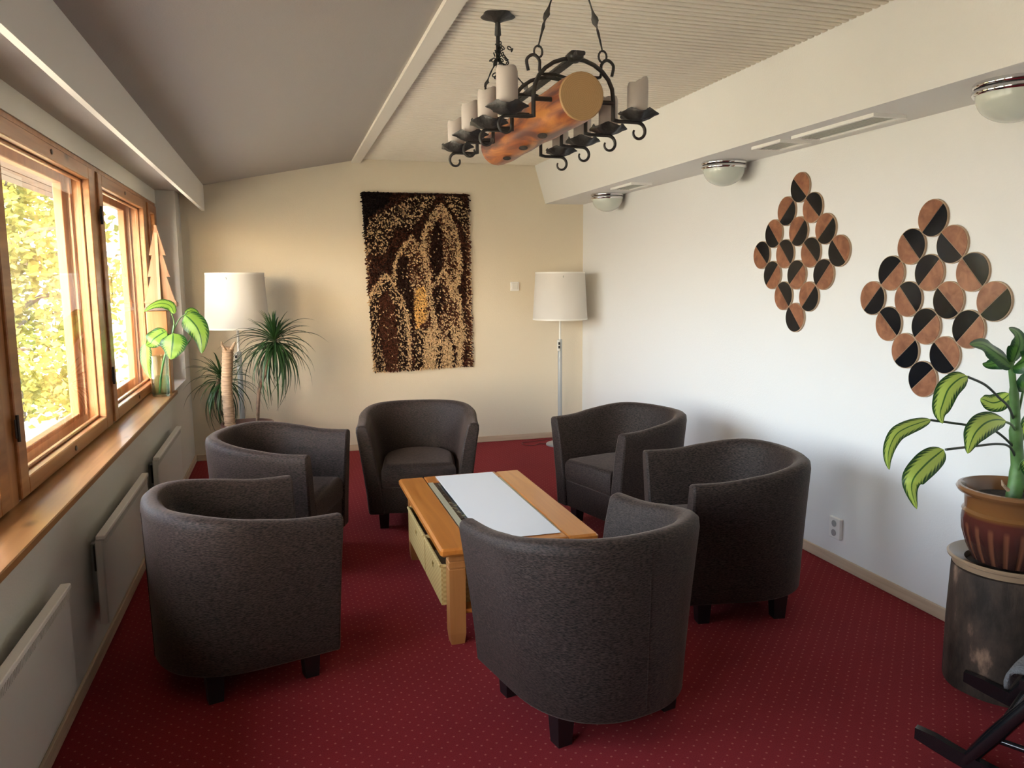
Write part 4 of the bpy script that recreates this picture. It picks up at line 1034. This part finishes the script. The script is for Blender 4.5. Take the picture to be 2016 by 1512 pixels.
    for pt, bl, wd, mt in leafs:
        pet([q(*p) for p in pt], .0045, 'petiole' if len(pt) > 4 else 'stem')
        b = MB(); rl = (-1)**len(pt)*.35; blade(b, [q(*p) for p in bl], wd, (1,0,0), .12, PROF, 8, .018, face=-F_ + Vector((rl*.6, 0, .45)))
        b.build('leaf', M[mt], P, smooth=80)
    sh = MB(); sh.tube([q(1985,965,-.05), q(1975,955,-.05), q(1972,945,-.05)], [.008,.006,.002], 6); sh.build('dry_sheath', M['trunk'], P)
big_plant()

# dracaena with two heads and a cut trunk
def dracaena():
    px, py = -.30, 6.18
    P = thing('potted_dracaena', 'tall dracaena with two grassy heads and one cut trunk in a purple-brown pot', 'potted plant', (px, py, 0))
    MB().lathe([(.10,0),(.135,0),(.165,.25),(.185,.50),(.195,.505),(.195,.535),(.180,.535),(.172,.50),(.10,.495)], (px,py,0), 40).build('pot', M['terracotta'], P, smooth=40)
    MB().lathe([(.172,.500),(.12,.508),(.001,.512)], (px,py,0), 28).build('soil', M['soil'], P, smooth=60)
    Y = py
    def q(u, v, dy=0): return W(u, v, Y+dy)
    tr = MB(); A = [Vector((px-.12, py-.08, .50)), q(446,760,-.08), q(449,683,-.08)]
    n = 60; pts = []; rs = []
    for k in range(n+1):
        t = k/n; pts.append(A[0].lerp(A[1], t*2) if t < .5 else A[1].lerp(A[2], t*2-1)); rs.append(.040+.0022*math.sin(k*2.1))
    tr.tube(pts, rs, 16); tr.build('cut_trunk', M['trunk'], P, smooth=60, label='bare cut-off trunk with ringed pale bark')
    st = MB(); st.tube([q(444,690,-.12), q(437,680,-.12), q(436,672,-.12)], [.012,.010,.004], 7); st.tube([q(455,688,-.12), q(461,677,-.12), q(463,673,-.12)], [.012,.010,.004], 7); st.build('bud_stub', M['trunk'], P, smooth=60)
    s1 = [Vector((px+.07, py+.02, .50)), q(510,770,.0), q(524,730,.0), q(530,690,0)]
    MB().tube(catmull(s1, 6), .014, 10).build('stem', M['thin_trunk'], P, smooth=60)
    s2 = [Vector((px-.10, py+.08, .50)), q(428,800,.12), q(430,745,.12)]
    MB().tube(catmull(s2, 6), .014, 10).build('stem', M['thin_trunk'], P, smooth=60)
    rng = random.Random(8)
    proto = []
    for k in range(6):                                  # six leaf shapes shared between all the leaves
        L = .30+.028*k; dr = .04+.045*k
        b = MB(); C = [(L*t*(1-.22*t*t), 0, .05*t-(dr)*t*t*1.2) for t in (0,.25,.5,.75,1)]
        blade(b, C, .0185, (0,1,0), .25, lambda t: max(.05, min(1, .55+t*2)*(1-t**2.2)), 2)
        o = b.build('leaf', M['dleaf'], P, smooth=80, local=True); proto.append(o)
    used = [False]*6
    Pinv = wmat(P).inverted()
    for (hc, n, up) in ((q(540,672,0), 150, 1.0), (q(437,748,.12), 110, .8)):
        for k in range(n):
            f = k/n; az = k*2.399963+rng.uniform(-.2,.2); el = lerp(1.30, -.95, f**.9)+rng.uniform(-.28,.28)
            i = min(5, max(0, int(f*6+rng.uniform(-1,1))))
            if used[i]: o = proto[i].copy(); COL.objects.link(o)
            else: o = proto[i]; used[i] = True
            base = hc+Vector((0,0,.05-.10*f))
            sc_ = rng.uniform(.68,1.2)*(.88 if n == 110 else 1)*(1.0 if f > .15 else .8)
            base = base + Vector((math.cos(az), math.sin(az), 0))*.012
            sx = .55 if base.y+.40*math.sin(az) > 7.30 else 1
            o.matrix_basis = Pinv @ Matrix.Translation(base) @ Matrix.Rotation(az, 4, 'Z') @ Matrix.Rotation(-el, 4, 'Y') @ Matrix.Scale(sc_*sx, 4)
dracaena()

# window sill group
def pedestal():
    T = thing('wooden_pedestal', 'upright pine box pedestal at the far end of the window sill', 'pedestal', (-.89, 6.22, ZS))
    MB().cbox(-.955, -.815, 6.15, 6.30, ZS, 1.40, .006).build('box_body', M['pine_z'], T)
    MB().cbox(-.960, -.795, 6.13, 6.31, 1.40, 1.425, .006).build('top_board', M['eave'], T, label='dark brown top board')
    T = thing('wooden_fir_tree', 'cut-out wooden fir tree ornament standing on the pedestal', 'ornament', (-.87, 6.22, 1.425))
    z0 = 1.455; xc = -.862
    MB().cbox(-.955, -.745, 6.165, 6.265, 1.425, z0, .004).build('foot', M['ply'], T)
    def tier_poly(s): return [(-.115*s,0),(.115*s,0),(.098*s,.022),(.052*s,.19),(.075*s,.188),(.036*s,.345),(.056*s,.343),(.004,.56),(-.004,.56),(-.056*s,.343),(-.036*s,.345),(-.075*s,.188),(-.052*s,.19),(-.098*s,.022)]
    m = MB(); m.prism(tier_poly(1), lambda a,b,t: (xc+a, t, z0+b), 6.205, 6.225); m.build('tree_panel', M['ply'], T)
    m = MB(); m.prism(tier_poly(.5), lambda a,b,t: (t, 6.215+a, z0+b), xc-.010, xc+.010); m.build('cross_panel', M['ply_edge'], T)
pedestal()
def vase_plant():
    vx, vy = -.872, 6.03
    V = thing('glass_vase', 'clear glass vase of water at the far end of the window sill', 'vase', (vx, vy, ZS))
    MB().lathe([(.001,.001),(.056,.001),(.060,.008),(.062,.15),(.066,.295),(.0635,.295),(.059,.15),(.056,.016),(.001,.014)], (vx,vy,ZS), 36).build('glass', M['vase_glass'], V, smooth=50)
    MB().lathe([(.001,.015),(.055,.017),(.0585,.145),(.001,.145)], (vx,vy,ZS), 30).build('water', M['water'], V, smooth=50)
    P = thing('dieffenbachia_cutting', 'bright green dieffenbachia cutting standing in the glass vase', 'plant cutting', (vx, vy, ZS+.02))
    def q(u, v, dy=0): return W(u, v, vy+dy)
    MB().tube(catmull([(vx-.01,vy,ZS+.02), (vx+.008,vy,ZS+.15), q(325,700,0), q(338,665,0), q(343,640,0)], 6), [.008]*25, 8).build('stem', M['stem'], P, smooth=60)
    def pet(pts): MB().tube(catmull([q(*p) for p in pts], 5), .004, 6).build('petiole', M['stem'], P, smooth=60)
    L = [([(343,645,0),(342,630,-.02),(338,618,-.04)], [(343,618,-.04),(335,602,-.05),(318,597,-.06),(300,602,-.07),(283,614,-.08)], .075, (0,-.5,1)),
         ([(342,650,0),(352,630,0),(366,618,0)], [(364,620,0),(374,628,-.03),(388,645,-.05),(396,668,-.06),(397,696,-.07)], .16, R_*1.0-Vector((0,.3,0))),
         ([(341,658,0),(340,658,-.04),(340,660,-.06)], [(341,656,-.08),(340,672,-.12),(338,690,-.13),(336,708,-.12)], .19, R_),
         ([(341,662,0),(325,655,-.03),(318,650,-.04)], [(328,652,-.04),(316,658,-.05),(302,668,-.06),(296,676,-.06),(288,680,-.07)], .15, Vector((0,.2,1))),
         ([(339,670,0),(305,665,-.02),(288,675,-.03)], [(287,676,-.03),(286,695,-.04),(288,720,-.05),(296,746,-.06)], .085, R_*1.0),
         ([(364,620,0),(370,612,0)], [(364,618,0),(374,612,.01),(384,614,.02),(392,622,.03)], .06, Vector((0,0,1)))]
    for pt, bl, wd, sd in L:
        pet(pt); b = MB(); blade(b, [q(*p) for p in bl], wd, sd, .10, PROF, 8, .03, face=-F_ + Vector((.1, 0, .4))); b.build('leaf', M['leaf_dimmed'], P, smooth=80)
    MB().tube(catmull([q(345,690,0), q(362,683,0), q(375,668,0), q(377,658,0)], 5), [.006]*10+[.003]*6, 7).build('bare_shoot', M['stem'], P, smooth=60)
vase_plant()

# ---------------------------------------------------------------- rocking chair at the right edge
def rocking_chair():
    ox, oy = 2.205, 2.065      # midpoint between the front tips of the runners
    fw = Vector((-.47,.885,0)).normalized(); ri = Vector((fw.y,-fw.x,0))
    def p(f, s, z): return Vector((ox,oy,0)) + fw*(-f) + ri*s + Vector((0,0,z))
    T = thing('rocking_chair', 'black lacquered rocking chair cut off by the lower right corner', 'rocking chair', (ox, oy, 0))
    for s in (-.262, .262):
        P = [p(f, s, .024+.34*((f-.45)**2)) for f in [k*.95/16 for k in range(17)]]
        rr = MB(); vs = []
        for i, c in enumerate(P):
            h = .030 if i > 0 else .018
            vs += [c+ri*.014+Vector((0,0,-.020)), c+ri*.014+Vector((0,0,h)), c-ri*.014+Vector((0,0,h)), c-ri*.014+Vector((0,0,-.020))]
        fs = [(3,2,1,0), tuple(range(len(vs)-4, len(vs)))]
        for i in range(len(P)-1):
            for j in range(4): fs.append((i*4+j, (i+1)*4+j, (i+1)*4+(j+1)%4, i*4+(j+1)%4))
        rr.add(vs, fs); rr.build('runner', M['rocker_black'], T, smooth=40)
        # turned legs leaning towards the seat
        a = p(.15, s, .055); b = p(.34, s*.95, .36)
        MB().tube([a.lerp(b, t) for t in (0,.15,.4,.7,1)], [.017,.022,.025,.023,.018], 14).build('leg', M['rocker_black'], T, smooth=60)
        a2 = p(.74, s, .06); b2 = p(.62, s*.9, .36)
        MB().tube([a2.lerp(b2, t) for t in (0,.3,.7,1)], [.014,.019,.019,.016], 14).build('leg', M['rocker_black'], T, smooth=60)
        MB().tube([a.lerp(b, .35), a2.lerp(b2, .35)], .010, 10).build('side_stretcher', M['rocker_black'], T, smooth=60)
        MB().tube([p(.66, s*.9, .37), p(.92, s*.9, 1.05)], .013, 10).build('back_post', M['rocker_black'], T, smooth=60)
    MB().tube([p(.22, -.25, .165), p(.22, .25, .165)], .010, 10).build('front_stretcher', M['rocker_black'], T, smooth=60)
    MB().tube([p(.70, -.25, .165), p(.70, .25, .165)], .010, 10).build('rear_stretcher', M['rocker_black'], T, smooth=60)
    st = MB(); st.add([p(.28,-.27,.355), p(.28,.27,.355), p(.74,.25,.355), p(.74,-.25,.355), p(.28,-.27,.385), p(.28,.27,.385), p(.74,.25,.385), p(.74,-.25,.385)], [(0,3,2,1),(4,5,6,7),(0,1,5,4),(1,2,6,5),(2,3,7,6),(3,0,4,7)])
    st.build('seat', M['rocker_black'], T)
    for k in range(6):
        s = -.2+.08*k; MB().tube([p(.70, s, .38), p(.90, s, 1.0)], .007, 8).build('spindle', M['rocker_black'], T, smooth=60)
    MB().tube([p(.91,-.26,1.03), p(.93,0,1.06), p(.91,.26,1.03)], .022, 10).build('top_rail', M['rocker_black'], T, smooth=60)
    C = thing('seat_throw', 'grey woolly throw hanging over the rocking chair seat', 'throw', tuple(p(.4,0,.385)))
    rows = []
    for (f, z) in ((.70,.392),(.55,.400),(.40,.402),(.30,.400),(.262,.392),(.252,.378),(.248,.358),(.250,.335)):
        rows.append([p(f+.006*math.sin(9*s+f*7), s, z+.004*math.sin(s*30)) for s in [-.245+.49*k/12 for k in range(13)]])
    c = MB(); c.grid(rows); o = c.build('cloth', M['grey_cloth'], C, smooth=80); md = o.modifiers.new('thick', 'SOLIDIFY'); md.thickness = .012; md.offset = 1
rocking_chair()
